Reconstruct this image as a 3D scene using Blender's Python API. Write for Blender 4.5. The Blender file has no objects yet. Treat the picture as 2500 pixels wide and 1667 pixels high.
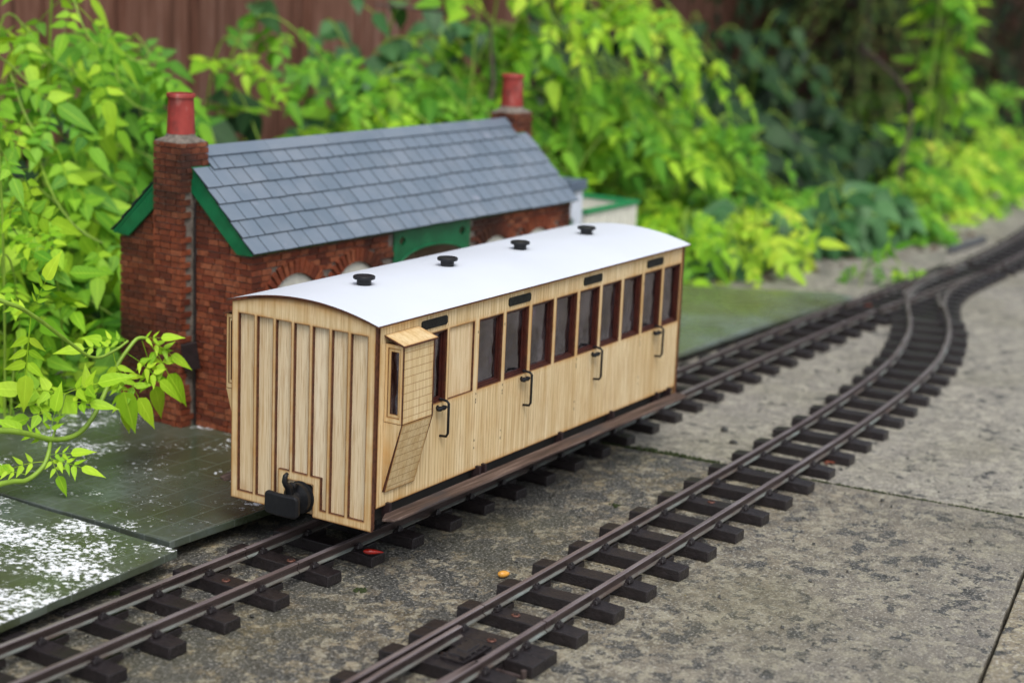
import bpy, math, random
import numpy as np
from mathutils import Matrix, Vector

random.seed(7); RNG = np.random.default_rng(11)
SC = bpy.context.scene
COL = SC.collection

# ------------------------------------------------------------------ camera, sky, sun, exposure
def cam_matrix(rx, roll, rz, loc):
    return Matrix.Translation(loc) @ Matrix.Rotation(rz, 4, 'Z') @ Matrix.Rotation(rx, 4, 'X') @ Matrix.Rotation(roll, 4, 'Z')
cd = bpy.data.cameras.new('camera'); cam = bpy.data.objects.new('camera', cd); COL.objects.link(cam)
cam.matrix_world = cam_matrix(1.34898, 0.04389, -1.01969, (-0.68945, -0.55258, 0.32591))
cd.sensor_width = 36; cd.lens = 4203.29 / 2500 * 36
cd.clip_start = 0.02; cd.clip_end = 200
cd.dof.use_dof = True; cd.dof.focus_distance = 0.93; cd.dof.aperture_fstop = 7.2; cd.dof.aperture_blades = 7
SC.camera = cam

SUN_EL, SUN_AZ = math.radians(58), math.radians(222)      # azimuth: compass style, from +Y clockwise
w = bpy.data.worlds.new('World'); SC.world = w; w.use_nodes = True
nt = w.node_tree; bg = nt.nodes['Background']
sky = nt.nodes.new('ShaderNodeTexSky'); sky.sky_type = 'NISHITA'; sky.sun_disc = False
sky.sun_elevation = SUN_EL; sky.sun_rotation = SUN_AZ; sky.air_density = 1.0; sky.dust_density = 3.0; sky.ozone_density = 1.0
hs = nt.nodes.new('ShaderNodeHueSaturation'); hs.inputs['Saturation'].default_value = 0.38
nt.links.new(sky.outputs[0], hs.inputs['Color']); nt.links.new(hs.outputs[0], bg.inputs[0])
bg.inputs[1].default_value = 0.15
sl = bpy.data.lights.new('sun', 'SUN'); sl.energy = 1.25; sl.angle = math.radians(28); sl.color = (1, 0.97, 0.93)
so = bpy.data.objects.new('sun', sl); COL.objects.link(so)
sd = Vector((math.sin(SUN_AZ) * math.cos(SUN_EL), math.cos(SUN_AZ) * math.cos(SUN_EL), math.sin(SUN_EL)))
so.rotation_euler = sd.to_track_quat('Z', 'Y').to_euler(); so.location = sd * 5
SC.view_settings.view_transform = 'Standard'; SC.view_settings.look = 'None'
SC.view_settings.exposure = 0.38; SC.view_settings.gamma = 1.0
SC.render.engine = 'CYCLES'
SC.cycles.max_bounces = 8; SC.cycles.transparent_max_bounces = 12

# ------------------------------------------------------------------ node helper / materials
class NT:
    def __init__(s, name):
        s.m = bpy.data.materials.new(name); s.m.use_nodes = True
        s.t = s.m.node_tree; s.b = s.t.nodes['Principled BSDF']; s.o = s.t.nodes['Material Output']
        s.co = s.n('ShaderNodeTexCoord').outputs['Object']
    def n(s, typ, **kw):
        x = s.t.nodes.new(typ)
        for k, v in kw.items(): setattr(x, k, v)
        return x
    def put(s, sock, v):
        if hasattr(v, 'is_linked') or isinstance(v, bpy.types.NodeSocket): s.t.links.new(v, sock)
        else: sock.default_value = v
    def map(s, scale=(1, 1, 1), rot=(0, 0, 0), loc=(0, 0, 0), src=None):
        m = s.n('ShaderNodeMapping'); s.put(m.inputs[0], src or s.co)
        m.inputs['Scale'].default_value = scale; m.inputs['Rotation'].default_value = rot; m.inputs['Location'].default_value = loc
        return m.outputs[0]
    def noise(s, scale, vec=None, detail=4, rough=0.55, dist=0.0):
        x = s.n('ShaderNodeTexNoise'); s.put(x.inputs['Vector'], vec or s.co)
        x.inputs['Scale'].default_value = scale; x.inputs['Detail'].default_value = detail
        x.inputs['Roughness'].default_value = rough; x.inputs['Distortion'].default_value = dist
        return x.outputs['Fac']
    def voro(s, scale, vec=None, feature='F1', out='Distance', rnd=1.0):
        x = s.n('ShaderNodeTexVoronoi', feature=feature); s.put(x.inputs['Vector'], vec or s.co)
        x.inputs['Scale'].default_value = scale; x.inputs['Randomness'].default_value = rnd
        return x.outputs[out]
    def ramp(s, fac, stops, interp='LINEAR'):
        r = s.n('ShaderNodeValToRGB'); s.put(r.inputs[0], fac); cr = r.color_ramp; cr.interpolation = interp
        while len(cr.elements) < len(stops): cr.elements.new(0.5)
        for e, (p, c) in zip(cr.elements, stops):
            e.position = p; e.color = (c, c, c, 1) if isinstance(c, (int, float)) else (*c, 1)
        return r.outputs[0]
    def mix(s, fac, a, b, mode='MIX'):
        x = s.n('ShaderNodeMix', data_type='RGBA', blend_type=mode)
        s.put(x.inputs['Factor'], fac)
        for k, v in ((6, a), (7, b)):
            s.put(x.inputs[k], (*v, 1) if isinstance(v, tuple) and len(v) == 3 else v)
        return x.outputs[2]
    def math(s, op, a, b=0.5, c=None):
        x = s.n('ShaderNodeMath', operation=op); s.put(x.inputs[0], a); s.put(x.inputs[1], b)
        if c is not None: s.put(x.inputs[2], c)
        return x.outputs[0]
    def sep(s, src=None):
        x = s.n('ShaderNodeSeparateXYZ'); s.put(x.inputs[0], src or s.co); return x.outputs
    def attr(s, name):
        return s.n('ShaderNodeAttribute', attribute_name=name).outputs['Fac']
    def island(s): return s.n('ShaderNodeNewGeometry').outputs['Random Per Island']
    def bump(s, h, strength=0.4, dist=0.0005):
        x = s.n('ShaderNodeBump'); x.inputs['Strength'].default_value = strength; x.inputs['Distance'].default_value = dist
        s.put(x.inputs['Height'], h); s.put(s.b.inputs['Normal'], x.outputs[0]); return x.outputs[0]
    def fin(s, col, rough=0.6, metal=0.0, spec=0.5):
        s.put(s.b.inputs['Base Color'], (*col, 1) if isinstance(col, tuple) else col)
        s.put(s.b.inputs['Roughness'], rough); s.put(s.b.inputs['Metallic'], metal)
        s.b.inputs['Specular IOR Level'].default_value = spec
        return s.m

def mat_simple(name, col, rough=0.5, var=0.25, nscale=300, metal=0.0, spec=0.5, bump=0.25, bd=0.0003):
    t = NT(name); n = t.noise(nscale); d = tuple(c * (1 - var) for c in col); l = tuple(min(1, c * (1 + var)) for c in col)
    t.bump(t.noise(nscale * 2.5), bump, bd)
    return t.fin(t.ramp(n, [(0.3, d), (0.7, l)]), t.ramp(t.noise(nscale * .6), [(0.3, max(0, rough - .1)), (0.7, min(1, rough + .1))]), metal, spec)

def mat_ply(name, grain='Z', planks=False, shingle=None, base=(0.74, 0.615, 0.375)):
    t = NT(name)
    sc = {'Z': (1, 1, .03), 'X': (.03, 1, 1), 'Y': (1, .03, 1)}[grain]
    v = t.map(scale=sc)
    g1 = t.noise(1500, v, 3, .6); g2 = t.noise(280, v, 4, .6); big = t.noise(22, t.map(scale=(1, 1, .3)), 3)
    dk = tuple(c * k for c, k in zip(base, (.74, .66, .55))); lt = tuple(min(1, c * k) for c, k in zip(base, (1.12, 1.16, 1.25)))
    c = t.ramp(g2, [(0.3, dk), (0.5, base), (0.72, lt)])
    c = t.mix(t.ramp(g1, [(0.36, .62), (0.5, 0.0)]), c, (0.40, .25, .12))
    c = t.mix(t.ramp(big, [(0.45, 0.0), (0.75, .45)]), c, (0.60, .42, .18))
    kn = t.ramp(t.noise(60, t.map(scale=(1, 1, .35), loc=(3, 1, 2)), 2), [(0.70, 0.0), (0.78, .5)])
    c = t.mix(kn, c, (0.42, .25, .11))
    oi = t.n('ShaderNodeObjectInfo').outputs['Random']
    c = t.mix(1.0, c, t.ramp(oi, [(0.0, (.90, .88, .83)), (0.5, (1, 1, 1)), (1.0, (1.0, .96, .90))]), 'MULTIPLY')
    burn = t.attr('burn')
    if planks:
        x, y, z = t.sep()
        jit = t.noise(1, t.map(scale=(35, 0, 0)), 1)
        u = t.math('ADD', t.math('MULTIPLY', x, 1 / 0.0027), t.math('MULTIPLY', jit, 1.6))
        fr = t.math('FRACT', u)
        ln = t.math('GREATER_THAN', fr, .86)
        zone = t.math('MAXIMUM', t.math('LESS_THAN', z, .0856), t.math('GREATER_THAN', z, .1283))
        ln = t.math('MULTIPLY', ln, zone)
        st = t.ramp(t.noise(6, t.map(scale=(60, 60, 6))), [(0.35, .25), (0.65, .9)])
        c = t.mix(t.math('MULTIPLY', ln, st), c, (0.30, .145, .05))
    if shingle:
        x, y, z = t.sep()
        row = t.math('MULTIPLY', z, 1 / 0.0043); fr = t.math('FRACT', row)
        hl = t.math('GREATER_THAN', fr, .91)
        rowi = t.math('FLOOR', row)
        u = t.math('ADD', t.math('MULTIPLY', x, 1 / 0.0078), t.math('MULTIPLY', rowi, .5))
        vl = t.math('GREATER_THAN', t.math('FRACT', u), .95)
        c = t.mix(t.math('MAXIMUM', t.math('MULTIPLY', hl, .8), t.math('MULTIPLY', vl, .3)), c, (0.27, .13, .045))
    b2 = t.math('MULTIPLY', burn, t.ramp(t.noise(90), [(0.3, .35), (0.7, 1.0)]))
    c = t.mix(t.math('MULTIPLY', b2, 1.0), c, (0.50, .225, .030))
    b3 = t.ramp(burn, [(0.60, 0.0), (1.0, .9)])
    c = t.mix(b3, c, (0.13, .045, .014))
    t.bump(g1, .25, .0002)
    return t.fin(c, .55, 0, .35)

def mat_leaf(name, c0, c1, c2, trans=0.22, rough=0.5, spot=None):
    t = NT(name); r = t.island(); mid = t.attr('mid')
    c = t.ramp(r, [(0.0, c0), (0.55, c1), (1.0, c2)])
    c = t.mix(t.ramp(t.noise(60), [(0.35, 0.0), (0.75, .35)]), c, c0)
    c = t.mix(t.ramp(mid, [(0.0, .5), (0.1, 0.0)]), c, tuple(min(1, k * 1.25 + .02) for k in c2))
    if spot: c = t.mix(t.ramp(t.math('ADD', t.noise(45), t.math('MULTIPLY', t.attr('tip'), .12)), [(0.68, 0.0), (0.80, .7)]), c, spot)
    wv = t.n('ShaderNodeTexWave'); wv.inputs['Scale'].default_value = 130; wv.inputs['Distortion'].default_value = 3
    t.put(wv.inputs[0], t.co)
    nb = t.bump(t.math('ADD', t.noise(120), t.math('MULTIPLY', wv.outputs['Fac'], .25)), .35, .0012)
    t.fin(c, rough, 0, .22)
    tr = t.n('ShaderNodeBsdfTranslucent'); t.put(tr.inputs['Color'], t.mix(1.0, c, (1.1, 1.15, .45), 'MULTIPLY')); t.put(tr.inputs['Normal'], nb)
    mx = t.n('ShaderNodeMixShader'); mx.inputs[0].default_value = trans
    t.t.links.new(t.b.outputs[0], mx.inputs[1]); t.t.links.new(tr.outputs[0], mx.inputs[2]); t.t.links.new(mx.outputs[0], t.o.inputs[0])
    return t.m

def mat_concrete(name, light=1.0, dark_amt=0.5, loc=(0, 0, 0), warm=0.0, track=0.0):
    t = NT(name); co = t.map(loc=loc); L_ = light
    wob = t.n('ShaderNodeTexNoise'); wob.inputs['Scale'].default_value = 170; wob.inputs['Detail'].default_value = 5; t.put(wob.inputs['Vector'], co)
    add = t.n('ShaderNodeVectorMath', operation='MULTIPLY_ADD'); t.put(add.inputs[0], wob.outputs['Color'])
    add.inputs[1].default_value = (.011, .011, .011); t.put(add.inputs[2], co); cw = add.outputs[0]
    g0 = (.150 * L_, .145 * L_, .130 * L_); g1 = (.245 * L_, .235 * L_, .205 * L_); g2 = (.33 * L_, .318 * L_, .275 * L_)
    w0 = (.115 * L_, .095 * L_, .062 * L_); w1 = (.215 * L_, .180 * L_, .118 * L_); w2 = (.32 * L_, .275 * L_, .19 * L_)
    n1 = t.noise(85, cw, 8, .72)
    base = t.mix(warm, t.ramp(n1, [(0.3, g0), (0.5, g1), (0.68, g2)]), t.ramp(n1, [(0.3, w0), (0.5, w1), (0.68, w2)]))
    if track:
        x, y, z = t.sep(); q_ = t.n('ShaderNodeMapRange'); t.put(q_.inputs[0], t.math('ADD', y, t.math('MULTIPLY', t.noise(9, co, 3), .16))); q_.inputs[1].default_value = -.20; q_.inputs[2].default_value = -.02
        base = t.mix(q_.outputs[0], base, t.ramp(n1, [(0.36, (.030, .024, .013)), (0.5, (.115, .092, .052)), (0.64, (.33, .275, .17))]))
    base = t.mix(t.ramp(t.noise(8, co, 4), [(0.4, 0.0), (0.7, .4)]), base, (.235 * L_, .215 * L_, .20 * L_))
    l1 = t.ramp(t.noise(115, cw, 7, .7), [(0.50, 0.0), (0.57, .75)])
    base = t.mix(l1, base, (.42 * L_, (.405 - .03 * warm) * L_, (.335 - .09 * warm) * L_))
    sp = t.ramp(t.voro(230, cw), [(0.16, .7), (0.24, 0.0)])
    base = t.mix(sp, base, (.46 * L_, .44 * L_, .37 * L_))
    n = t.noise(6, t.map(loc=(2.3 + loc[0], .4, 0), src=co), 3)
    reg = t.ramp(n, [(0.35, dark_amt * .5), (0.65, dark_amt)])
    if track:
        x, y, z = t.sep(); m_ = t.n('ShaderNodeMapRange'); t.put(m_.inputs[0], y); m_.inputs[1].default_value = -.17; m_.inputs[2].default_value = -.05; m_.inputs[3].default_value = .0; m_.inputs[4].default_value = track
        reg = t.math('ADD', reg, m_.outputs[0])
    nd = t.noise(66, t.map(loc=(4.1, 2.2, 0), src=cw), 5, .62); nd2 = t.noise(140, t.map(loc=(1.3, 7.2, 0), src=cw), 4, .62)
    th = t.math('SUBTRACT', .645, t.math('MULTIPLY', reg, .16))
    d1 = t.ramp(t.math('SUBTRACT', nd, th), [(0.0, 0.0), (0.02, 1.0)]); d2 = t.ramp(t.math('SUBTRACT', nd2, th), [(0.0, 0.0), (0.03, .85)])
    vr = t.ramp(t.noise(300, co, 4), [(0.35, (.022, .022, .018)), (0.65, (.080, .080, .076))])
    base = t.mix(t.math('MAXIMUM', d1, d2), base, vr)
    gr = t.ramp(t.noise(560, co, 4, .8), [(0.36, .6), (0.5, 0.0)])
    base = t.mix(gr, base, (.075, .07, .058))
    gl = t.ramp(t.noise(650, t.map(loc=(9, 1, 0)), 3, .7), [(0.54, 0.0), (0.66, .65)])
    base = t.mix(gl, base, (.5, .48, .42))
    ye = t.ramp(t.noise(85, t.map(loc=(7.7, 3.1, 0)), 2), [(0.765, 0.0), (0.785, .8)])
    base = t.mix(ye, base, (.38, .27, .03))
    al = t.ramp(t.noise(7, t.map(loc=(5.7, 1.1, 0)), 3), [(0.5, 0.0), (0.75, .35)])
    base = t.mix(al, base, (.13, .12, .055))
    t.bump(t.math('ADD', t.noise(500, co, 5), t.noise(60, co, 3)), .7, .0010)
    return t.fin(base, t.ramp(t.noise(25, co), [(0.3, .38), (0.7, .7)]), 0, .45)

def mat_slate_slab(name, patch=0.5, loc=(0, 0, 0), scored=True, lt=1.0):
    t = NT(name); co = t.map(loc=loc)
    b = t.ramp(t.noise(16, co, 5, .6), [(0.35, (.055, .068, .042)), (0.52, (.080, .098, .085)), (0.7, (.12, .15, .145))])
    b = t.mix(t.ramp(t.noise(5, co, 2), [(0.4, 0.0), (0.65, .75)]), b, (.06, .07, .022))
    b = t.mix(t.ramp(t.noise(240, co, 3), [(0.4, .4), (0.6, 0.0)]), b, (.05, .06, .03))
    if lt != 1: b = t.mix(1.0, b, (lt, lt, lt), 'MULTIPLY')
    if scored:
        x, y, z = t.sep()
        row = t.math('MULTIPLY', y, 1 / 0.0185); ri = t.math('FLOOR', row)
        h = t.math('GREATER_THAN', t.math('FRACT', row), .955)
        u = t.math('ADD', t.math('MULTIPLY', x, 1 / 0.034), t.math('MULTIPLY', ri, .37))
        vv = t.math('GREATER_THAN', t.math('FRACT', u), .975)
        b = t.mix(t.math('MULTIPLY', t.math('MAXIMUM', h, vv), .30), b, (.20, .23, .21))
    # white sky reflections on wet slate, painted into the base colour
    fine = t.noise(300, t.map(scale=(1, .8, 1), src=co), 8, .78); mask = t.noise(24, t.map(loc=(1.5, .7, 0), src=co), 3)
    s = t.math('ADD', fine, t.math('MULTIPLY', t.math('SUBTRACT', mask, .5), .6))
    glare_mask = t.ramp(s, [(0.70 - .17 * patch, 0.0), (0.715 - .17 * patch, .7), (0.735 - .17 * patch, 1.0)])
    gn = t.n('ShaderNodeNewGeometry'); glare_mask = t.math('MULTIPLY', glare_mask, t.math('GREATER_THAN', t.sep(gn.outputs['True Normal'])[2], .6))
    b = t.mix(glare_mask, b, (.88, .9, .96))
    t.bump(t.noise(120, co, 5), .3, .0006)
    return t.fin(b, t.ramp(t.noise(20, co), [(0.3, .14), (0.7, .38)]), 0, .5)

M = {}
M['ply'] = mat_ply('birch_ply'); M['ply_pale'] = mat_ply('birch_ply_pale', base=(.76, .655, .455)); M['ply_plank'] = mat_ply('birch_ply_planked', planks=True)
M['ply_shingle'] = mat_ply('birch_ply_scored', shingle=True); M['ply_x'] = mat_ply('birch_ply_long', grain='Y')
M['burnt'] = mat_simple('laser_burnt_edge', (.085, .028, .012), .6, .5, 500)
M['mahogany'] = mat_simple('mahogany_frame', (.050, .011, .007), .4, .35, 250)
M['white_card'] = mat_simple('white_roof_card', (.665, .71, .78), .5, .03, 14, bump=.06)
M['black'] = mat_simple('black_plastic', (.008, .0085, .010), .42, .3, 400, spec=.35, bump=.3)
M['black_plate'] = mat_simple('black_nameplate', (.010, .011, .010), .55, .5, 500, spec=.25, bump=.8)
M['iron'] = mat_simple('blackened_iron', (.018, .017, .019), .45, .35, 400, metal=.2)
M['inside'] = mat_simple('interior_board', (.62, .50, .42), .7, .2, 60)
M['seat'] = mat_simple('interior_seat', (.30, .27, .31), .7, .2, 90)
t = NT('footboard_stain'); c = t.ramp(t.noise(420, t.map(scale=(.05, 1, 1)), 5, .65), [(0.3, (.032, .020, .016)), (0.5, (.082, .053, .043)), (0.68, (.165, .118, .098))])
c = t.mix(t.ramp(t.noise(50, t.map(scale=(.3, 1, 1)), 4), [(0.55, 0.0), (0.62, .75)]), c, (.045, .04, .042)); t.bump(t.noise(500, t.map(scale=(.1, 1, 1))), .5, .0003); M['step'] = t.fin(c, .6, 0, .3)
M['sleeper'] = mat_simple('sleeper_plastic', (.0135, .0098, .0105), .40, .45, 420, spec=.55, bump=.8, bd=.0005)
M['pot'] = mat_simple('terracotta_paint', (.33, .045, .035), .5, .2, 120, bump=.4)
t = NT('chimney_pot_paint'); c = t.ramp(t.noise(120), [(0.3, (.25, .034, .028)), (0.7, (.36, .052, .04))]); c = t.mix(t.ramp(t.noise(160, t.map(scale=(1, 1, .4)), 4), [(0.56, 0.0), (0.70, .5)]), c, (.40, .20, .17)); c = t.mix(t.ramp(t.noise(90, t.map(loc=(4, 4, 4)), 4), [(0.55, 0.0), (0.7, .6)]), c, (.10, .03, .025)); t.bump(t.noise(300), .3, .0004); M['pot'] = t.fin(c, .5, 0, .35)
M['mortar'] = mat_simple('lime_mortar', (.17, .145, .12), .85, .45, 260, bump=1, bd=.0008)
M['green'] = mat_simple('green_paint', (.006, .135, .05), .35, .25, 90, bump=.3)
M['green_light'] = mat_simple('green_rim_paint', (.012, .25, .085), .4, .15, 90)
M['cream'] = mat_simple('cream_paint', (.70, .69, .60), .55, .12, 150)
M['white_paint'] = mat_simple('white_paint', (.66, .71, .80), .55, .08, 90)
M['grey_cap'] = mat_simple('grey_cap_slate', (.10, .14, .20), .4, .15, 120)
M['screw'] = mat_simple('rusty_screw', (.12, .05, .035), .55, .5, 900, metal=.5)
M['dark'] = mat_simple('dark_recess', (.012, .010, .009), .8, .3, 80)
M['box'] = mat_simple('dark_brown_plate', (.018, .009, .010), .5, .3, 300)
M['pipe'] = mat_simple('grey_pipe', (.08, .085, .09), .6, .3, 300)
M['stem'] = mat_simple('green_stem', (.22, .36, .035), .5, .25, 90)
M['stem_brown'] = mat_simple('brown_stem', (.09, .06, .055), .7, .4, 200)
M['soil'] = mat_simple('soil', (.030, .023, .016), .9, .6, 90, bump=1, bd=.004)
M['litter'] = mat_simple('dead_leaf', (.09, .05, .03), .8, .6, 200); M['moss'] = mat_simple('moss', (.028, .042, .008), .9, .6, 700, bump=1, bd=.001)
M['kernel'] = mat_simple('amber_seed', (.62, .30, .05), .25, .35, 160)
M['redpod'] = mat_simple('red_seed_pod', (.30, .012, .006), .2, .3, 260)
M['stone'] = mat_simple('dark_pebble', (.05, .05, .045), .6, .5, 260)
M['petal'] = mat_simple('orange_petal', (.20, .05, .025), .6, .4, 260)
M['con_l'] = mat_concrete('weathered_slab_near', .78, .62, (0, 0, 0), .55, .55)
M['con_f'] = mat_concrete('weathered_slab_far', .97, .35, (3.3, 1.1, 0), .3)
M['con_r'] = mat_concrete('weathered_slab_right', 1.0, .4, (6.3, 2.1, 0), 1.0)
M['slate_w'] = mat_slate_slab('slate_glare_flecked', .83, (0, 0, 0))
M['slate_m'] = mat_slate_slab('slate_glare_half_flecked', .52, (.31, .2, 0))
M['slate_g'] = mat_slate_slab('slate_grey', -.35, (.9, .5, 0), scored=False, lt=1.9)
M['leaf_y'] = mat_leaf('golden_leaf', (.085, .26, .010), (.24, .49, .020), (.43, .66, .035))
M['leaf_g'] = mat_leaf('fresh_green_leaf', (.045, .18, .010), (.12, .34, .018), (.24, .49, .03))
M['leaf_t'] = mat_leaf('golden_leaf_tinted', (.20, .42, .02), (.33, .54, .03), (.50, .62, .05), spot=(.42, .22, .05))
M['leaf_d'] = mat_leaf('bramble_leaf', (.02, .085, .02), (.05, .15, .045), (.11, .25, .09), .15, .4)
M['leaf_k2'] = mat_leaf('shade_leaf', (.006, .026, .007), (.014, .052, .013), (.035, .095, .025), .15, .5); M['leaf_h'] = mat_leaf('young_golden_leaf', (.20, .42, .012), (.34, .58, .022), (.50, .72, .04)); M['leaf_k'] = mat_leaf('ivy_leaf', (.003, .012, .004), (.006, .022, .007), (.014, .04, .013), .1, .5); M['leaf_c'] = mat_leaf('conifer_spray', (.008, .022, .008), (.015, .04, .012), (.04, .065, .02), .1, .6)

t = NT('brick'); r = t.island(); GEO = t.n('ShaderNodeNewGeometry')
c = t.ramp(r, [(0.0, (.095, .022, .011)), (0.35, (.185, .042, .018)), (0.7, (.25, .064, .026)), (1.0, (.31, .10, .045))])
c = t.mix(t.ramp(t.noise(320, None, 4), [(0.38, .6), (0.55, 0.0)]), c, (.10, .028, .015))
c = t.mix(t.ramp(t.noise(14, t.map(loc=(3, 1, 5)), 3), [(0.46, 0.0), (0.66, .85)]), c, (.030, .014, .009))
c = t.mix(t.ramp(t.noise(900, None, 2), [(0.66, 0.0), (0.74, .6)]), c, (.42, .26, .18))
t.bump(t.noise(600, None, 4), .7, .0005); M['brick'] = t.fin(c, .7, 0, .3)

t = NT('roof_slate'); r = t.island()
c = t.ramp(r, [(0.0, (.125, .165, .21)), (0.5, (.14, .182, .232)), (1.0, (.158, .20, .25))])
c = t.mix(t.ramp(t.noise(40), [(0.42, 0.0), (0.7, .5)]), c, (.22, .25, .29)); c = t.mix(t.ramp(t.noise(300, None, 4), [(0.60, 0.0), (0.72, .2)]), c, (.08, .11, .11))
c = t.mix(t.ramp(t.noise(70, t.map(loc=(1, 2, 3)), 2), [(0.68, 0.0), (0.8, .35)]), c, (.4, .4, .47))
t.bump(t.noise(220), .12, .0003); M['slate'] = t.fin(c, t.ramp(t.noise(90), [(0.3, .30), (0.7, .5)]), 0, .6)

M['slate_edge'] = mat_simple('slate_edge', (.006, .016, .018), .6, .3, 200)
t = NT('rail_metal')
v = t.map(scale=(.15, 1, 1)); c = t.ramp(t.noise(260, v, 4), [(0.3, (.035, .022, .020)), (0.7, (.095, .068, .062))])
c = t.mix(t.ramp(t.noise(900, None, 2), [(0.68, 0.0), (0.75, .5)]), c, (.35, .33, .30))
t.bump(t.noise(500), .2, .0002); M['rail'] = t.fin(c, .42, .35, .6)
t = NT('rail_top'); c = t.ramp(t.noise(200, t.map(scale=(.1, 1, 1)), 4), [(0.3, (.13, .095, .095)), (0.55, (.22, .185, .19)), (0.8, (.36, .33, .34))]); t.bump(t.noise(700), .2, .0002); M['railtop'] = t.fin(c, .36, .4, .6)
t = NT('rail_foot')
c = t.ramp(t.noise(120, t.map(scale=(.3, 1, 1)), 4), [(0.35, (.12, .09, .075)), (0.6, (.22, .24, .22)), (0.8, (.32, .38, .37))])
M['railfoot'] = t.fin(c, .5, .3, .5)

t = NT('fence_board'); r = t.island(); v = t.map(scale=(1, 1, .06))
c = t.ramp(t.noise(130, v, 5, .65), [(0.30, (.035, .017, .011)), (0.44, (.15, .066, .042)), (0.60, (.25, .125, .088)), (0.74, (.36, .30, .26))])
c = t.mix(t.ramp(r, [(0.3, 0.0), (1, .6)]), c, (.075, .036, .026)); t.bump(t.noise(200, v), .6, .002)
M['fence'] = t.fin(c, .75, 0, .25)

t = NT('window_glass')
tr = t.n('ShaderNodeBsdfTransparent'); tr.inputs[0].default_value = (.55, .48, .57, 1)
gl = t.n('ShaderNodeBsdfGlossy'); gl.inputs['Roughness'].default_value = .06; gl.inputs[0].default_value = (.9, .84, .92, 1)
lw = t.n('ShaderNodeFresnel'); lw.inputs[0].default_value = 1.5
nb_ = t.bump(t.noise(45, None, 2), .5, .003); t.put(lw.inputs['Normal'], nb_); t.put(gl.inputs['Normal'], nb_)
df = t.n('ShaderNodeBsdfDiffuse'); df.inputs[0].default_value = (.42, .38, .42, 1)
m0 = t.n('ShaderNodeMixShader'); t.put(m0.inputs[0], t.ramp(t.noise(75, t.map(scale=(1, 1, .45)), 5, .65), [(.45, .0), (.75, .20)])); t.t.links.new(tr.outputs[0], m0.inputs[1]); t.t.links.new(df.outputs[0], m0.inputs[2])
mx = t.n('ShaderNodeMixShader'); t.put(mx.inputs[0], t.math('ADD', t.math('MULTIPLY_ADD', lw.outputs[0], 1.1, .10), t.ramp(t.noise(260, None, 4), [(.62, .02), (.75, .10)])))
t.t.links.new(m0.outputs[0], mx.inputs[1]); t.t.links.new(gl.outputs[0], mx.inputs[2]); t.t.links.new(mx.outputs[0], t.o.inputs[0])
M['glass'] = t.m

# ------------------------------------------------------------------ object helpers
def tag(o, label, cat, group=None, kind=None):
    o['label'] = label; o['category'] = cat
    if group: o['group'] = group
    if kind: o['kind'] = kind
    return o
def thing(name, loc=(0, 0, 0), label='', cat='', group=None, rz=0):
    o = bpy.data.objects.new(name, None); COL.objects.link(o); o.location = loc; o.rotation_euler = (0, 0, rz)
    o.empty_display_size = .02
    return tag(o, label, cat, group)
def struct(o): o['kind'] = 'structure'; return o

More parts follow.
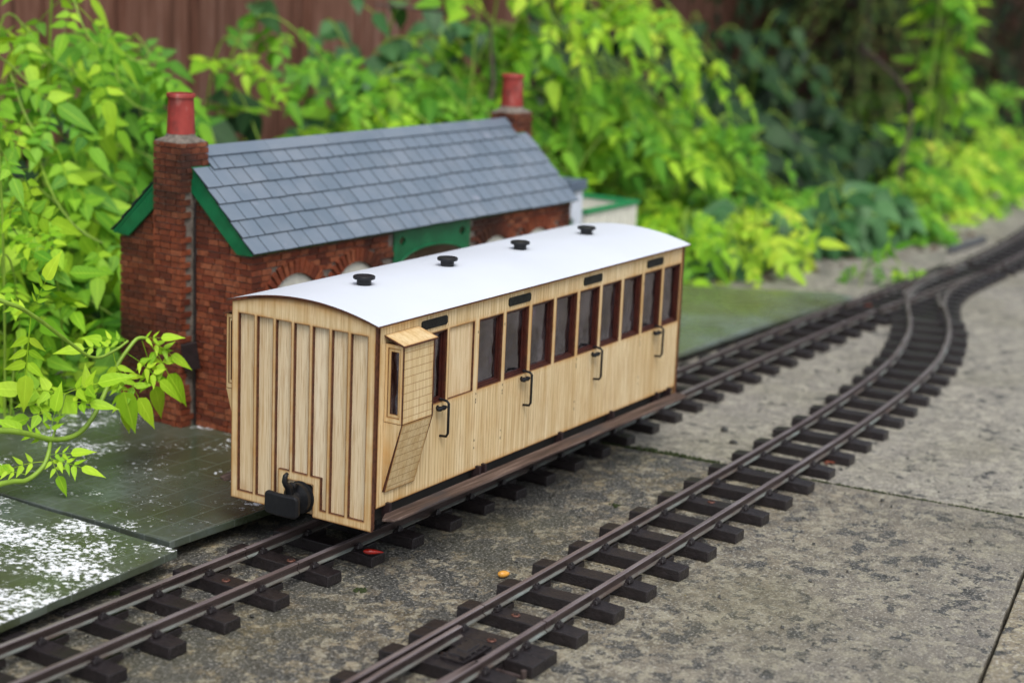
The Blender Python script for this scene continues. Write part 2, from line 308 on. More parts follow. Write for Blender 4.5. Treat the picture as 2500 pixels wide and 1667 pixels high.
class MB:
    def __init__(s): s.v = []; s.f = []; s.m = []; s.s = []; s.a = {}
    def add(s, vs, fs, mi=0, smooth=False, attr=None):
        o = len(s.v); s.v += [tuple(p) for p in vs]
        for f in fs: s.f.append(tuple(i + o for i in f)); s.m.append(mi); s.s.append(smooth)
        if attr is not None:
            for i, a in enumerate(attr): s.a[o + i] = a
    def box(s, x0, x1, y0, y1, z0, z1, mi=0):
        s.add([(x0, y0, z0), (x1, y0, z0), (x1, y1, z0), (x0, y1, z0), (x0, y0, z1), (x1, y0, z1), (x1, y1, z1), (x0, y1, z1)],
              [(3, 2, 1, 0), (4, 5, 6, 7), (0, 1, 5, 4), (1, 2, 6, 5), (2, 3, 7, 6), (3, 0, 4, 7)], mi)
    def obox(s, c, size, R, mi=0, taper=1.0):
        hx, hy, hz = (k / 2 for k in size); vs = []
        for z in (-hz, hz):
            k = 1 if z < 0 else taper
            for x, y in ((-hx, -hy), (hx, -hy), (hx, hy), (-hx, hy)): vs.append(tuple(Vector(c) + R @ Vector((x * k, y * k, z))))
        s.add(vs, [(3, 2, 1, 0), (4, 5, 6, 7), (0, 1, 5, 4), (1, 2, 6, 5), (2, 3, 7, 6), (3, 0, 4, 7)], mi)
    def prism(s, poly, fn, mi=0, side=None):
        """poly: 2D points; fn(u,v,k) -> xyz for k=0,1"""
        n = len(poly); vs = [fn(u, v, 0) for u, v in poly] + [fn(u, v, 1) for u, v in poly]
        s.add(vs, [tuple(range(n - 1, -1, -1)), tuple(range(n, 2 * n))], mi)
        o = len(s.v) - 2 * n
        for i in range(n):
            j = (i + 1) % n; s.f.append((o + i, o + j, o + n + j, o + n + i)); s.m.append(mi if side is None else side); s.s.append(False)
    def tube(s, pts, r, n=8, mi=0, cap=True):
        pts = [Vector(p) for p in pts]; k = len(pts); rs = r if isinstance(r, (list, tuple)) else [r] * k
        vs = []; prev = None
        for i, p in enumerate(pts):
            d = (pts[min(i + 1, k - 1)] - pts[max(i - 1, 0)]).normalized()
            if prev is None: a = d.orthogonal().normalized()
            else: a = (prev - d * prev.dot(d)).normalized()
            prev = a; b = d.cross(a)
            for j in range(n):
                t = 2 * math.pi * j / n; vs.append(tuple(p + (a * math.cos(t) + b * math.sin(t)) * rs[i]))
        fs = [(i * n + j, i * n + (j + 1) % n, (i + 1) * n + (j + 1) % n, (i + 1) * n + j) for i in range(k - 1) for j in range(n)]
        if cap: fs += [tuple(range(n - 1, -1, -1)), tuple((k - 1) * n + j for j in range(n))]
        s.add(vs, fs, mi, True)
    def lathe(s, prof, base, n=24, mi=0, R=None):
        R = R or Matrix.Identity(3); base = Vector(base); vs = []
        for r, z in prof:
            for j in range(n):
                t = 2 * math.pi * j / n; vs.append(tuple(base + R @ Vector((r * math.cos(t), r * math.sin(t), z))))
        k = len(prof); fs = [(i * n + j, i * n + (j + 1) % n, (i + 1) * n + (j + 1) % n, (i + 1) * n + j) for i in range(k - 1) for j in range(n)]
        fs += [tuple(range(n - 1, -1, -1)), tuple((k - 1) * n + j for j in range(n))]
        s.add(vs, fs, mi, True)
    def build(s, name, mats, parent=None, bevel=0, loc=None, autosmooth=True):
        me = bpy.data.meshes.new(name); me.from_pydata(s.v, [], s.f)
        for m in (mats if isinstance(mats, (list, tuple)) else [mats]): me.materials.append(m)
        me.polygons.foreach_set('material_index', s.m); me.polygons.foreach_set('use_smooth', s.s)
        if s.a:
            at = me.attributes.new('burn', 'FLOAT', 'POINT'); at.data.foreach_set('value', [s.a.get(i, 0.0) for i in range(len(s.v))])
        me.update()
        o = bpy.data.objects.new(name, me); COL.objects.link(o)
        if parent: o.parent = parent
        if loc: o.location = loc
        if bevel:
            b = o.modifiers.new('bevel', 'BEVEL'); b.width = bevel; b.segments = 2; b.limit_method = 'ANGLE'; b.angle_limit = math.radians(40)
        if any(s.s):
            e = o.modifiers.new('split', 'EDGE_SPLIT'); e.split_angle = math.radians(38)
        return o

def plate(mb, us, vs_, holes, fn, t, off=0.0015, mi=0, mi_edge=1, extra_u=(), extra_v=()):
    """flat sheet with rectangular openings; fn(u,v,w)->xyz, w in 0..t; edges carry the scorch attribute"""
    u0, u1 = us; v0, v1 = vs_
    U = {u0, u1, *extra_u}; V = {v0, v1, *extra_v}
    for k in (.0006, .0015, .0032):
        k *= off / .0015; U |= {u0 + k, u1 - k}; V |= {v0 + k, v1 - k}
        for a, b, c, d in holes: U |= {a, b, a - k, b + k}; V |= {c, d, c - k, d + k}
    def scorch(u, v):
        q = min(u - u0, u1 - u, v - v0, v1 - v)
        for a, b, c, d in holes: q = min(q, math.hypot(max(a - u, 0, u - b), max(c - v, 0, v - d)))
        return math.exp(-max(q, 0) / (off * 1.15))
    def clean(S, lo, hi):
        S = sorted(round(x, 6) for x in S if lo - 1e-9 <= x <= hi + 1e-9); out = [S[0]]
        for x in S[1:]:
            if x - out[-1] > 1e-4: out.append(x)
        return out
    keepU = {round(x, 6) for h in holes for x in h[:2]} | {round(u0, 6), round(u1, 6)}; keepV = {round(x, 6) for h in holes for x in h[2:]} | {round(v0, 6), round(v1, 6)}
    def clean(S, lo, hi, keep):
        S = sorted({round(x, 6) for x in S if lo - 1e-9 <= x <= hi + 1e-9})
        return [x for x in S if x in keep or all(abs(x - y) > 1.5e-4 for y in keep)]
    U = clean(U, u0, u1, keepU); V = clean(V, v0, v1, keepV); nu, nv = len(U) - 1, len(V) - 1
    fill = [[not any(a - 1e-6 < (U[i] + U[i + 1]) / 2 < b + 1e-6 and c - 1e-6 < (V[j] + V[j + 1]) / 2 < d + 1e-6 for a, b, c, d in holes) for j in range(nv)] for i in range(nu)]
    F = lambda i, j: 0 <= i < nu and 0 <= j < nv and fill[i][j]
    idx = {}; vs = []; at = []
    def vid(i, j, k):
        if (i, j, k) not in idx:
            idx[(i, j, k)] = len(vs); vs.append(fn(U[i], V[j], t if k else 0.0))
            at.append(scorch(U[i], V[j]))
        return idx[(i, j, k)]
    fs, fe = [], []
    for i in range(nu):
        for j in range(nv):
            if not fill[i][j]: continue
            fs.append((vid(i, j, 1), vid(i + 1, j, 1), vid(i + 1, j + 1, 1), vid(i, j + 1, 1)))
            fs.append((vid(i, j, 0), vid(i, j + 1, 0), vid(i + 1, j + 1, 0), vid(i + 1, j, 0)))
            if not F(i - 1, j): fe.append((vid(i, j, 0), vid(i, j, 1), vid(i, j + 1, 1), vid(i, j + 1, 0)))
            if not F(i + 1, j): fe.append((vid(i + 1, j, 1), vid(i + 1, j, 0), vid(i + 1, j + 1, 0), vid(i + 1, j + 1, 1)))
            if not F(i, j - 1): fe.append((vid(i, j, 1), vid(i, j, 0), vid(i + 1, j, 0), vid(i + 1, j, 1)))
            if not F(i, j + 1): fe.append((vid(i, j + 1, 0), vid(i, j + 1, 1), vid(i + 1, j + 1, 1), vid(i + 1, j + 1, 0)))
    o = len(mb.v); mb.add(vs, fs, mi, False, at)
    for f in fe: mb.f.append(tuple(i + o for i in f)); mb.m.append(mi_edge); mb.s.append(False)

def slab(name, poly, z0, z1, mat, bevel=.002, jag=0.0):
    mb = MB(); P = []
    if jag:
        n = len(poly)
        for i in range(n):
            a, b = poly[i], poly[(i + 1) % n]; L = math.hypot(b[0] - a[0], b[1] - a[1]); k = max(1, int(L / .012))
            for j in range(k):
                t = j / k; P.append((a[0] + (b[0] - a[0]) * t + random.uniform(-jag, jag) * (j > 0), a[1] + (b[1] - a[1]) * t + random.uniform(-jag, jag) * (j > 0)))
    else: P = poly
    mb.prism(P, lambda u, v, k: (u, v, z1 if k else z0)); return mb.build(name, mat, bevel=bevel)

# ------------------------------------------------------------------ ground and paving
mb = MB(); mb.box(-6, 14, -8, 12, -.40, -.060); struct(mb.build('ground', M['soil']))
J0, J1 = (.270, .50), (.3434, -.2938)                  # joint between near and far slabs
def jx(y): return J0[0] + (J1[0] - J0[0]) * (y - J0[1]) / (J1[1] - J0[1])
def gy(x): return -.322 + (x - .2442) * (-.349 + .322) / (.0759 - .2442)
struct(slab('paving', [(-.62, gy(-.62) + .0016), (jx(gy(.34)) - .0015, gy(.34) + .0012), (jx(.50) - .0015, .50), (-.62, .50)], -.045, 0, M['con_l'], .0010, .0004))
struct(slab('paving', [(jx(gy(.35)) + .0015, gy(.35) + .0012), (1.17, gy(1.17) + .0012), (1.17, .46), (jx(.46) + .0015, .46)], -.045, .0006, M['con_f'], .0010, .0004))
struct(slab('paving', [(1.174, gy(1.17) + .0012), (2.05, gy(2.05) + .003), (2.05, .19), (1.174, .30)], -.045, .0, M['con_f'], .0010, .0004))
struct(slab('paving', [(2.054, gy(2.05) + .003), (3.6, gy(3.6) + .003), (3.6, .25), (2.054, .19)], -.045, .0, M['con_f'], .0010, .0004))
struct(slab('paving', [(-.62, -1.3), (3.6, -1.3), (3.6, gy(3.6) - .0012), (-.62, gy(-.62) - .0012)], -.045, .001, M['con_r'], .0010, .0002))
# moss and grit packed in the joint
mb = MB()
for i in range(1100):
    y = random.uniform(-.31, .12); x = jx(y) + random.gauss(0, .0006)
    fat = .9 + .8 * math.exp(-((y + .055) / .045) ** 2)
    r = random.uniform(.0004, .0011) * fat; x += random.gauss(0, .0009) * (fat - 1)
    mb.obox((x, y, -.0012 + random.uniform(0, .0014) * fat), (r * 1.6, r * 1.6, r * 1.8), Matrix.Rotation(random.uniform(0, 3), 3, (random.random(), random.random(), 1)), 0, .5)
tag(mb.build('moss', M['moss']), 'green moss packed along the joint between the paving slabs', 'moss', kind='stuff')
mb = MB()
for i in range(9):
    cx, cy = random.choice([(.005, -.117), (-.01, -.05), (.10, -.06), (-.09, .045), (.2, -.085)]); 
    for k in range(5):
        r = random.uniform(.0005, .0012); mb.obox((cx + random.gauss(0, .0015) , cy + random.gauss(0, .0015), r * .4), (r * 2, r * 2, r * 1.6), Matrix.Rotation(random.uniform(0, 3), 3, (0, .3, 1)), 0, .5)
tag(mb.build('moss', M['moss']), 'tiny dark moss tufts dotted on the near paving slab', 'moss', kind='stuff')

mb = MB()
for i in range(420):
    x = random.uniform(-.3, 1.2); y = random.uniform(-.30, .05) if random.random() < .7 else random.uniform(.0, .25); r = random.uniform(.0003, .0010) * (1.5 if random.random() < .07 else 1)
    if gy(x) + .006 < y and not (-.34 < x < .92 and y > .03): mb.obox((x, y, r * .5 + .0006), (r * 2.2, r * 1.5, r * 1.3), Matrix.Rotation(random.uniform(0, 3), 3, (random.random() * .4, random.random() * .4, 1)), 0, .6)
tag(mb.build('grit', M['stone']), 'fine dark grit scattered over the paving', 'grit', kind='stuff')
mb = MB()
for i in range(150):
    x = random.uniform(.55, 1.5); y = (np.interp(x, [.5, .9, 1.17, 1.3, 1.5], [.2, .19, .15, .115, .09])) - abs(random.gauss(0, .02)) + .01
    if x < .92 and y > .02: y = random.uniform(.19, .26)
    r = random.uniform(.002, .005); Rr = Matrix.Rotation(random.uniform(0, 6), 3, 'Z') @ Matrix.Rotation(random.uniform(-.5, .5), 3, 'X')
    mb.obox((x, y, .0025), (r * 2.4, r, .0004), Rr, 0, .8)
tag(mb.build('leaf_litter', M['litter']), 'dry brown leaf litter along the foot of the planting', 'leaf litter', kind='stuff')
# slate platforms
def slate(poly, mat, label, z=.012):
    o = slab('slate_slab', poly, z - .0046, z, mat, .0006, .0005)
    mb = MB(); cx = sum(p[0] for p in poly) / len(poly); cy = sum(p[1] for p in poly) / len(poly)
    q = [(cx + (x - cx) * .86, cy + (y - cy) * .80) for x, y in poly]
    mb.prism(q, lambda u, v, k: (u, v, z - .0048 if k else .0008)); mb.build('packing', M['dark'], o)
    return tag(o, label, 'slate slab')
slate([(-.33, .0275), (-.1742, .0354), (-.0489, .0415), (-.0448, .1806), (-.040, .315), (-.33, .31)], M['slate_w'], 'grey slate platform slab at lower left, heavily flecked with painted white sky glare', .0128)
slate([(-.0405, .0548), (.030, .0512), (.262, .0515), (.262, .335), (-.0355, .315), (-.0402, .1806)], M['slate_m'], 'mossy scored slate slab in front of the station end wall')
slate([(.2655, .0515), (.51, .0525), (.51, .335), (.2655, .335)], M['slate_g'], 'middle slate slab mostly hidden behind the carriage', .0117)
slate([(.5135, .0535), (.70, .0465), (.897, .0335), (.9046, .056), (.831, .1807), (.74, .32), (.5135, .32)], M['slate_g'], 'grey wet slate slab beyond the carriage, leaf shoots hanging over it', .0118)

# ------------------------------------------------------------------ railway track
ZS, ZR, G = .0065, .012, .0175
def catmull(P, n=12):
    P = [Vector((p[0], p[1], 0)) for p in P]; out = []
    for i in range(len(P) - 1):
        a, b, c, d = P[max(i - 1, 0)], P[i], P[i + 1], P[min(i + 2, len(P) - 1)]
        for k in range(n):
            t = k / n; out.append(.5 * ((2 * b) + (c - a) * t + (2 * a - 5 * b + 4 * c - d) * t * t + (3 * b - a - 3 * c + d) * t ** 3))
    out.append(P[-1]); return out
def offset(path, d):
    out = []
    for i, p in enumerate(path):
        t = (path[min(i + 1, len(path) - 1)] - path[max(i - 1, 0)]).normalized(); out.append(p + Vector((-t.y, t.x, 0)) * d)
    return out
def rail(path, name='rail', parent=None, z=0):
    prof = [(-.0021, 0), (.0021, 0), (.0021, .0006), (.0006, .0011), (.0006, .0034), (.00145, .0039), (.00145, .0052), (.0011, .0055), (-.0011, .0055), (-.00145, .0052), (-.00145, .0039), (-.0006, .0034), (-.0006, .0011), (-.0021, .0006)]
    mb = MB(); n = len(prof); vs = []
    for i, p in enumerate(path):
        t = (path[min(i + 1, len(path) - 1)] - path[max(i - 1, 0)]).normalized(); nn = Vector((-t.y, t.x, 0))
        for a, h in prof: q = p + nn * a; vs.append((q.x, q.y, ZS + h + z))
    fs = []; mi = []
    mb.add(vs, [], 0)
    for i in range(len(path) - 1):
        for j in range(n):
            k = (j + 1) % n; mb.f.append((i * n + j, i * n + k, (i + 1) * n + k, (i + 1) * n + j)); mb.m.append(1 if j in (0, 1, 2, 12, 13) else 2 if j in (6, 7, 8) else 0); mb.s.append(False)
    mb.f.append(tuple(range(n))); mb.f.append(tuple((len(path) - 1) * n + j for j in range(n - 1, -1, -1))); mb.m += [0, 0]; mb.s += [False, False]
    return mb.build(name, [M['rail'], M['railfoot'], M['railtop']], parent)
def arc_positions(path, s0, pitch, s1=None):
    L = [0]
    for a, b in zip(path, path[1:]): L.append(L[-1] + (b - a).length)
    out = []; s = s0
    while s < (s1 or L[-1]):
        i = max(k for k in range(len(L)) if L[k] <= s); i = min(i, len(path) - 2)
        t = (s - L[i]) / (L[i + 1] - L[i]); p = path[i].lerp(path[i + 1], t); d = (path[i + 1] - path[i]).normalized()
        out.append((p, math.atan2(d.y, d.x), s)); s += pitch
    return out
def sleeper_mesh(seed, length=.069, rails=(-G, G), width=.0115, web=True):
    rr = random.Random(seed); mb = MB(); h = length / 2; k = 7
    # body with slightly worn, uneven ends and top
    for i in range(k):
        y0, y1 = -h + length * i / k, -h + length * (i + 1) / k
        pass
    xs = width / 2; vs = []
    for i in range(k + 1):
        y = -h + length * i / k; e = 0.0005 if i in (0, k) else 0
        a = rr.uniform(-.0003, .0003); b = rr.uniform(-.0003, .0003); zt = ZS - e - rr.uniform(0, .0003)
        vs += [(-xs - .0004 + a, y, 0), (-xs + a, y, zt), (xs + b, y, zt), (xs + .0004 + b, y, 0)]
    fs = [(0, 1, 2, 3), tuple(k * 4 + j for j in (3, 2, 1, 0))]
    for i in range(k):
        o = i * 4
        for j in range(4): fs.append((o + j, o + 4 + j, o + 4 + (j + 1) % 4, o + (j + 1) % 4))
    mb.add(vs, fs, 0)
    for y in rails:
        mb.box(-.0042, .0042, y - .0036, y + .0036, ZS - .0006, ZS + .0003)
        for s in (-1, 1):
            yy = y + s * .0034
            mb.obox((0, yy, ZS + .0010), (.0052, .0032, .0022), Matrix.Identity(3), 0, .8)
            mb.obox((0, yy + s * .0002, ZS + .0025), (.0026, .0020, .0013), Matrix.Identity(3), 0, .8)
        if web: mb.box(width / 2 - .0005, width / 2 + .0135, y - .0016, y + .0016, .0010, .0045)
    return mb
def make_sleeper(seed, parent, **kw):
    return sleeper_mesh(seed, **kw).build('sleeper', M['sleeper'], parent, bevel=.0005)
def screw_mesh():
    mb = MB(); mb.lathe([(.0001, .0), (.0022, .0), (.0024, .0003), (.0020, .0007), (.0001, .0009)], (0, 0, 0), 16)
    mb.box(-.0013, .0013, -.0002, .0002, .0007, .00105, 1); mb.box(-.0002, .0002, -.0013, .0013, .0007, .00106, 1); return mb
def lay_sleepers(track, path, s0, pitch, protos, screws=(), s1=None, skip=()):
    out = []
    for i, (p, a, s) in enumerate(arc_positions(path, s0, pitch, s1)):
        if i in skip: continue
        src = protos[i % len(protos)]
        o = src if not src.get('used') else src.copy()
        if o is not src: COL.objects.link(o)
        src['used'] = 1; o.parent = track; o.location = (p.x + random.uniform(-.0006, .0006), p.y + random.uniform(-.0005, .0005), .0004); o.rotation_euler = (0, 0, a + random.uniform(-.012, .012) + (math.pi if i % 2 and False else 0))
        out.append(o)
        if i in screws:
            sc = screw_mesh().build('screw', [M['screw'], M['dark']], o); sc.location = (random.uniform(-.001, .001), random.uniform(-.006, .004), ZS - .0002); sc.rotation_euler = (0, 0, random.uniform(0, 1.5))
    for o in out:
        if 'used' in o: del o['used']
    return out
def new_track(label, cat='railway track'): return thing('railway_track', (0, 0, 0), label, cat)
def protos(n=4, seed=0):
    L = []
    for k in range(n):
        o = make_sleeper(seed + k, None); L.append(o)
    return L

main_c = catmull([(-.62, .0035), (-.3, .0012), (-.03, .0), (.15, .001), (.35, .0055), (.55, .0095), (.70, .0112), (.83, .0105), (.93, .0055), (1.03, .001), (1.15, -.0035), (1.30, -.0005), (1.47, .0105), (1.70, .034), (2.0, .075), (2.5, .16), (3.0, .26)], 10)
def cut(path, x0, x1): return [p for p in path if x0 <= p.x <= x1]
JX = -.0235
near = cut(main_c, -.62, JX); near.append(Vector((JX, 0, 0)))
tr = new_track('near length of rusty brown track running out of the picture at lower left')
for d, dj in ((G, -.001), (-G, .001)):
    rp = [p for p in offset(near, d)]; rail(rp, 'rail', tr)
lay_sleepers(tr, near, .597 - .0127 - 15 * .038, .038, protos(4, 10), screws=(14,))
mid = [Vector((JX + .0006, 0, 0))] + cut(main_c, JX + .002, .86)
tr = new_track('main track with brown rails running under and beyond the wooden carriage')
for d in (G, -G): rail(offset(mid, d), 'rail', tr)
lay_sleepers(tr, mid, .0115, .0372, protos(4, 20), screws=(0,))

sid_dir = .0246
sid_c = catmull([(-.012, -.1437), (.10, -.1410), (.25, -.1374), (.40, -.1322), (.525, -.1247), (.60, -.1175), (.67, -.1080), (.735, -.0945), (.797, -.0780), (.850, -.0600), (.895, -.0420)], 8)
tr = new_track('curving siding of dark sleepers crossing the foreground paving')
for d in (G, -G): rail(offset(sid_c, d), 'rail', tr)
sp = lay_sleepers(tr, sid_c, .009, .0381, protos(5, 30), screws=(0, 6))
# far turnout where the siding joins
tr = new_track('far set of points where siding and main track join', 'railway points')
farL = cut(main_c, .861, 1.20)
for d in (G, -G): rail(offset(farL, d), 'rail', tr)
div = catmull([(.895, -.0420), (.925, -.0310), (.96, -.0205), (1.00, -.0115), (1.05, -.0055), (1.12, -.0035), (1.2, -.0040)], 8)
rail(cut(offset(div, G), 0, 1.10), 'rail', tr); rail(offset(div, -G), 'rail', tr)
rail(catmull([(.945, -.0025), (.965, .0040), (.985, .0065)], 5), 'check_rail', tr); rail(catmull([(.915, -.0500), (.945, -.0375), (.975, -.0275)], 5), 'check_rail', tr)
for i in range(14):
    x = .872 + i * .0232; a = .10 - .004 * i
    ym = .006; ys = min([p for p in div], key=lambda p: abs(p.x - x)).y if x > .895 else -.0420 - (.895 - x) * .36
    y1 = ym + .034; y0 = ys - .034; ln = y1 - y0
    o = make_sleeper(50 + i, tr, length=ln, rails=(ln / 2 - .0170, -ln / 2 + .0170), width=.013, web=False); o.location = (x, (y0 + y1) / 2, .0003); o.rotation_euler = (0, 0, -.05)
far_c = cut(main_c, 1.2015, 3.0)
tr = new_track('distant single track curving away behind the leaves at upper right')
for d in (G, -G): rail(offset(far_c, d), 'rail', tr)
lay_sleepers(tr, far_c, .006, .030, protos(3, 70))
# near points at the bottom of the siding
tr = new_track('near set of points with double sleeper at the bottom of the siding', 'railway points')
def sy(x): return -.1437 + (x + .012) * sid_dir
st = [Vector((x, sy(x), 0)) for x in np.linspace(-.56, -.0128, 30)]
for d in (G, -G): rail(offset(st, d), 'rail', tr)
bl = catmull([(-.0415, sy(-.0415) + G - .0052), (-.08, sy(-.08) + G - .0055), (-.12, sy(-.12) + G - .0062), (-.20, sy(-.20) + G - .0105), (-.33, sy(-.33) + G - .026), (-.56, sy(-.56) + G - .07)], 8)
rail(bl, 'point_blade', tr)
br = catmull([(-.072, sy(-.072) - G + .0008), (-.10, sy(-.10) - G + .0027), (-.16, sy(-.16) - G + .0045), (-.30, sy(-.30) - G + .004), (-.56, sy(-.56) - G + .003)], 8)
rail(br, 'point_blade', tr)
for x, sc in [(-.0345, 0), (-.0462, 0), (-.0715, 0), (-.1095, 0), (-.1475, 0), (-.185, 0), (-.223, 0)]:
    o = make_sleeper(90 + int(-x * 1000), tr, web=(x < -.05)); o.location = (x, sy(x), .0004); o.rotation_euler = (0, 0, sid_dir)
    if abs(x + .0345) < .001:
        s = screw_mesh().build('screw', [M['screw'], M['dark']], o); s.location = (-.003, -.0035, ZS - .0001)
mb = MB(); R0 = Matrix.Rotation(sid_dir, 3, 'Z'); pc = Vector((-.0575, sy(-.0575) - .0015, 0))
mb.obox(pc + Vector((0, 0, .0062)), (.0245, .0135, .0040), R0); mb.obox(pc + Vector((.001, 0, .0086)), (.0185, .0100, .0012), R0, 0, .95)
for i in range(10): mb.obox(pc + R0 @ Vector((-.0098 + (i % 5) * .0049, (-1) ** (i // 5) * .0055, .0086)), (.0014, .0014, .001), R0, 0, .8)
mb.obox(pc + R0 @ Vector((-.0085, -.0045, .0093)), (.004, .003, .0012), R0)
mb.obox(pc + R0 @ Vector((.002, .0, .0094)), (.0120, .0062, .0007), R0, 0, .9)
mb.build('spring_housing', M['sleeper'], tr, bevel=.0003)
mb = MB(); mb.tube([(-.0585, sy(-.0585) - .034, .0035), (-.0585, sy(-.0585) + .012, .0035)], .0011, 8); mb.tube([(-.0585, sy(-.0585) - .034, .0035), (-.0585, sy(-.0585) - .034, .0072)], .0014, 8)
mb.build('tie_bar', M['rail'], tr)
# rear track just seen behind the platform
rc = [Vector((x, .372 + (x + .1) * .06, 0)) for x in np.linspace(-.15, .38, 12)]
tr = new_track('short stretch of track behind the platform at the far left')
for d in (G, -G): rail(offset(rc, d), 'rail', tr)
lay_sleepers(tr, rc, .01, .038, protos(2, 120))

# ------------------------------------------------------------------ wooden carriage
W2, L, ZE, ZSB, ZEB = .0478, .350, .1378, .0406, .0288
arc = lambda y: .1455 - .0077 * (y / .0503) ** 2
car = thing('railway_carriage', (0, 0, 0), 'unpainted wooden model railway carriage with a white curved roof', 'railway carriage')
def end_panel(name, x0, sgn, parent):
    zt = .1345
    def fz(u, v): return v if v <= zt + 1e-7 else zt + (v - zt) / (.1378 - zt) * (arc(u) - .0004 - zt)
    T = .0019
    ys = [43.1, 30.2, 17.3, 5.0, -7.3, -20.0, -32.3]; H = []
    for i, y in enumerate(ys):
        a = y / 1000; b = (ys[i + 1] + 2.3) / 1000 if i < 6 else -.0428
        if i in (3,): H.append((b, a, .0513, .1323))
        elif i == 2: H += [(b, a, .0513, .1323), (.0148, a, .0335, .0513)]
        elif i == 4: H += [(b, a, .0513, .1323), (b, -.0139, .0335, .0513)]
        else: H.append((b, a, .0335, .1323))
    if sgn > 0: H.append((-.0090, .0093, .0288, .0465))
    xu = [k / 1000 for k in range(-44, 45, 4)]
    mb = MB(); plate(mb, (-W2, W2), (ZEB, .1378), H, lambda u, v, w: (x0 - sgn * w + sgn * T, u, fz(u, v)), T, extra_u=xu, extra_v=(zt,))
    o = mb.build(name, [M['ply'], M['burnt']], parent)
    mb = MB(); plate(mb, (-W2 + .0006, W2 - .0006), (ZEB + .0008, .1378), [], lambda u, v, w: (x0 + sgn * (T + .00015) + sgn * .0015 - sgn * w, u, fz(u, v) - .0002), .0015, extra_u=xu, extra_v=(zt,))
    mb.build('inner_board', [M['ply_pale'], M['burnt']], o)
    return o
end_panel('end_panel', 0.0, 1, car); end_panel('end_panel', L, -1, car)
GW = (.0506, .0649); BP = (.0675, .0918); WIN = [(.0971 + .0280 * i, .1212 + .0280 * i) for i in range(9)]; WIN[8] = (.3209, .3446)
Z0, Z1 = .0872, .1266
def side_panel(s):
    f = lambda u, v, w: (u, s * (W2 - .0012 + w), v)
    H = [(GW[0], GW[1], Z0, Z1), (BP[0], BP[1], Z0, Z1)] + [(a, b, Z0, Z1) for a, b in WIN]
    mb = MB(); plate(mb, (.0036, L - .0036), (ZSB, ZE), H, f, .0012)
    o = mb.build('side_panel', [M['ply_plank'], M['burnt']], car)
    mb = MB(); plate(mb, (BP[0] - .002, BP[1] + .002), (Z0 - .002, Z1 + .002), [], lambda u, v, w: (u, s * (W2 - .0019 + w), v), .0006, off=.0025); mb.build('infill_panel', [M['ply_pale'], M['burnt']], o)
    for a, b in [GW] + WIN:
        mb = MB(); fw = .0013
        plate(mb, (a - .001, b + .001), (Z0 - .001, Z1 + .001), [(a + fw, b - fw, Z0 + fw, Z1 - fw)], lambda u, v, w: (u, s * (W2 - .0022 + w), v), .0009, mi_edge=0)
        # inner drop-light frame, one step further in
        plate(mb, (a - .001, b + .001), (Z0 - .001, Z1 + .001), [(a + fw * 1.8, b - fw * 1.8, Z0 + fw * 1.7, Z1 - fw * 1.6)], lambda u, v, w: (u, s * (W2 - .0031 + w), v), .0008, mi_edge=0)
        fo = mb.build('window_frame', M['mahogany'], car)
        mb = MB(); mb.box(a, b, s * (W2 - .0034) - .0002, s * (W2 - .0034) + .0002, Z0, Z1); mb.build('pane', M['glass'], fo)
    # hinge scorch marks
    mb = MB()
    for x in (.0956, .1233, .2082, .2918):
        for z in (.1200, .0845, .0815, .0795, .0575, .0530):
            mb.box(x - .0002, x + .0003, s * (W2 - .0001) - .0002, s * (W2 - .0001) + .0002, z - random.uniform(.0003, .0009), z + random.uniform(.0003, .001))
    mb.build('hinge', M['iron'], o)
    for x0, x1 in ((.0400, .0642), (.1262, .1501), (.2122, .2349), (.2950, .3175)):
        mb = MB(); za, zb = .1297, .1347; c = .0010
        mb.prism([(x0 + c, za), (x1 - c, za), (x1, za + c), (x1, zb - c), (x1 - c, zb), (x0 + c, zb), (x0, zb - c), (x0, za + c)], lambda u, v, k: (u, s * (W2 - .0002 + (.0009 if k else 0)), v))
        mb.build('nameplate', M['black_plate'], car, bevel=.0002)
    for x in (.0610, .1472, .2311, .3143):
        h = MB(); y = s * W2; o5 = s * .0052
        h.tube([(x, y - s * .001, .0884), (x, y + o5 * .75, .0880), (x, y + o5, .0868), (x, y + o5, .0700), (x, y + o5 * .8, .0682), (x, y - s * .001, .0678)], .00074, 8)
        g = h.build('grab_rail', M['black'], car)
        h = MB(); zc = .0845; xc = x - .0035
        h.lathe([(.0013, 0), (.0013, .0004), (.0005, .0006), (.0005, .0022), (.0010, .0026), (.0010, .0036)], (xc, y, zc), 12, 0, Matrix(((1, 0, 0), (0, 0, s), (0, -s, 0))).to_3x3() if False else (Matrix.Rotation(math.radians(90 if s < 0 else -90), 3, 'X')))
        h.tube([(xc - .0042, y + s * .0031, zc), (xc - .0018, y + s * .0031, zc), (xc, y + s * .0031, zc), (xc + .0018, y + s * .0031, zc), (xc + .0042, y + s * .0031, zc)], [.0008, .0015, .0010, .0015, .0008], 10)
        h.build('door_handle', M['black'], car)
    # ducket (guard's lookout)
    x0, x1, d = .0095, .0362, .0112; zt, zb, zl = .1285, .0868, .0485
    dk = bpy.data.objects.new('lookout', None); COL.objects.link(dk); dk.parent = car
    yy = lambda k: s * (W2 + k)
    mb = MB(); plate(mb, (x0, x1), (zb, zt), [], lambda u, v, w: (u, yy(d - .001 + w), v), .001, off=.0006, mi=0); mb.build('outer_face', [M['ply_shingle'], M['burnt']], dk)
    mb = MB(); ln = math.hypot(zb - zl, d)
    plate(mb, (x0, x1), (0, 1), [], lambda u, v, w: (u, yy(.0002 + (d - .001) * v + w * .96), zl + (zb - .0002 - zl) * v - w * .25), .001, off=.02 / 1, mi=0) if False else None
    N = 6; vs = []; 
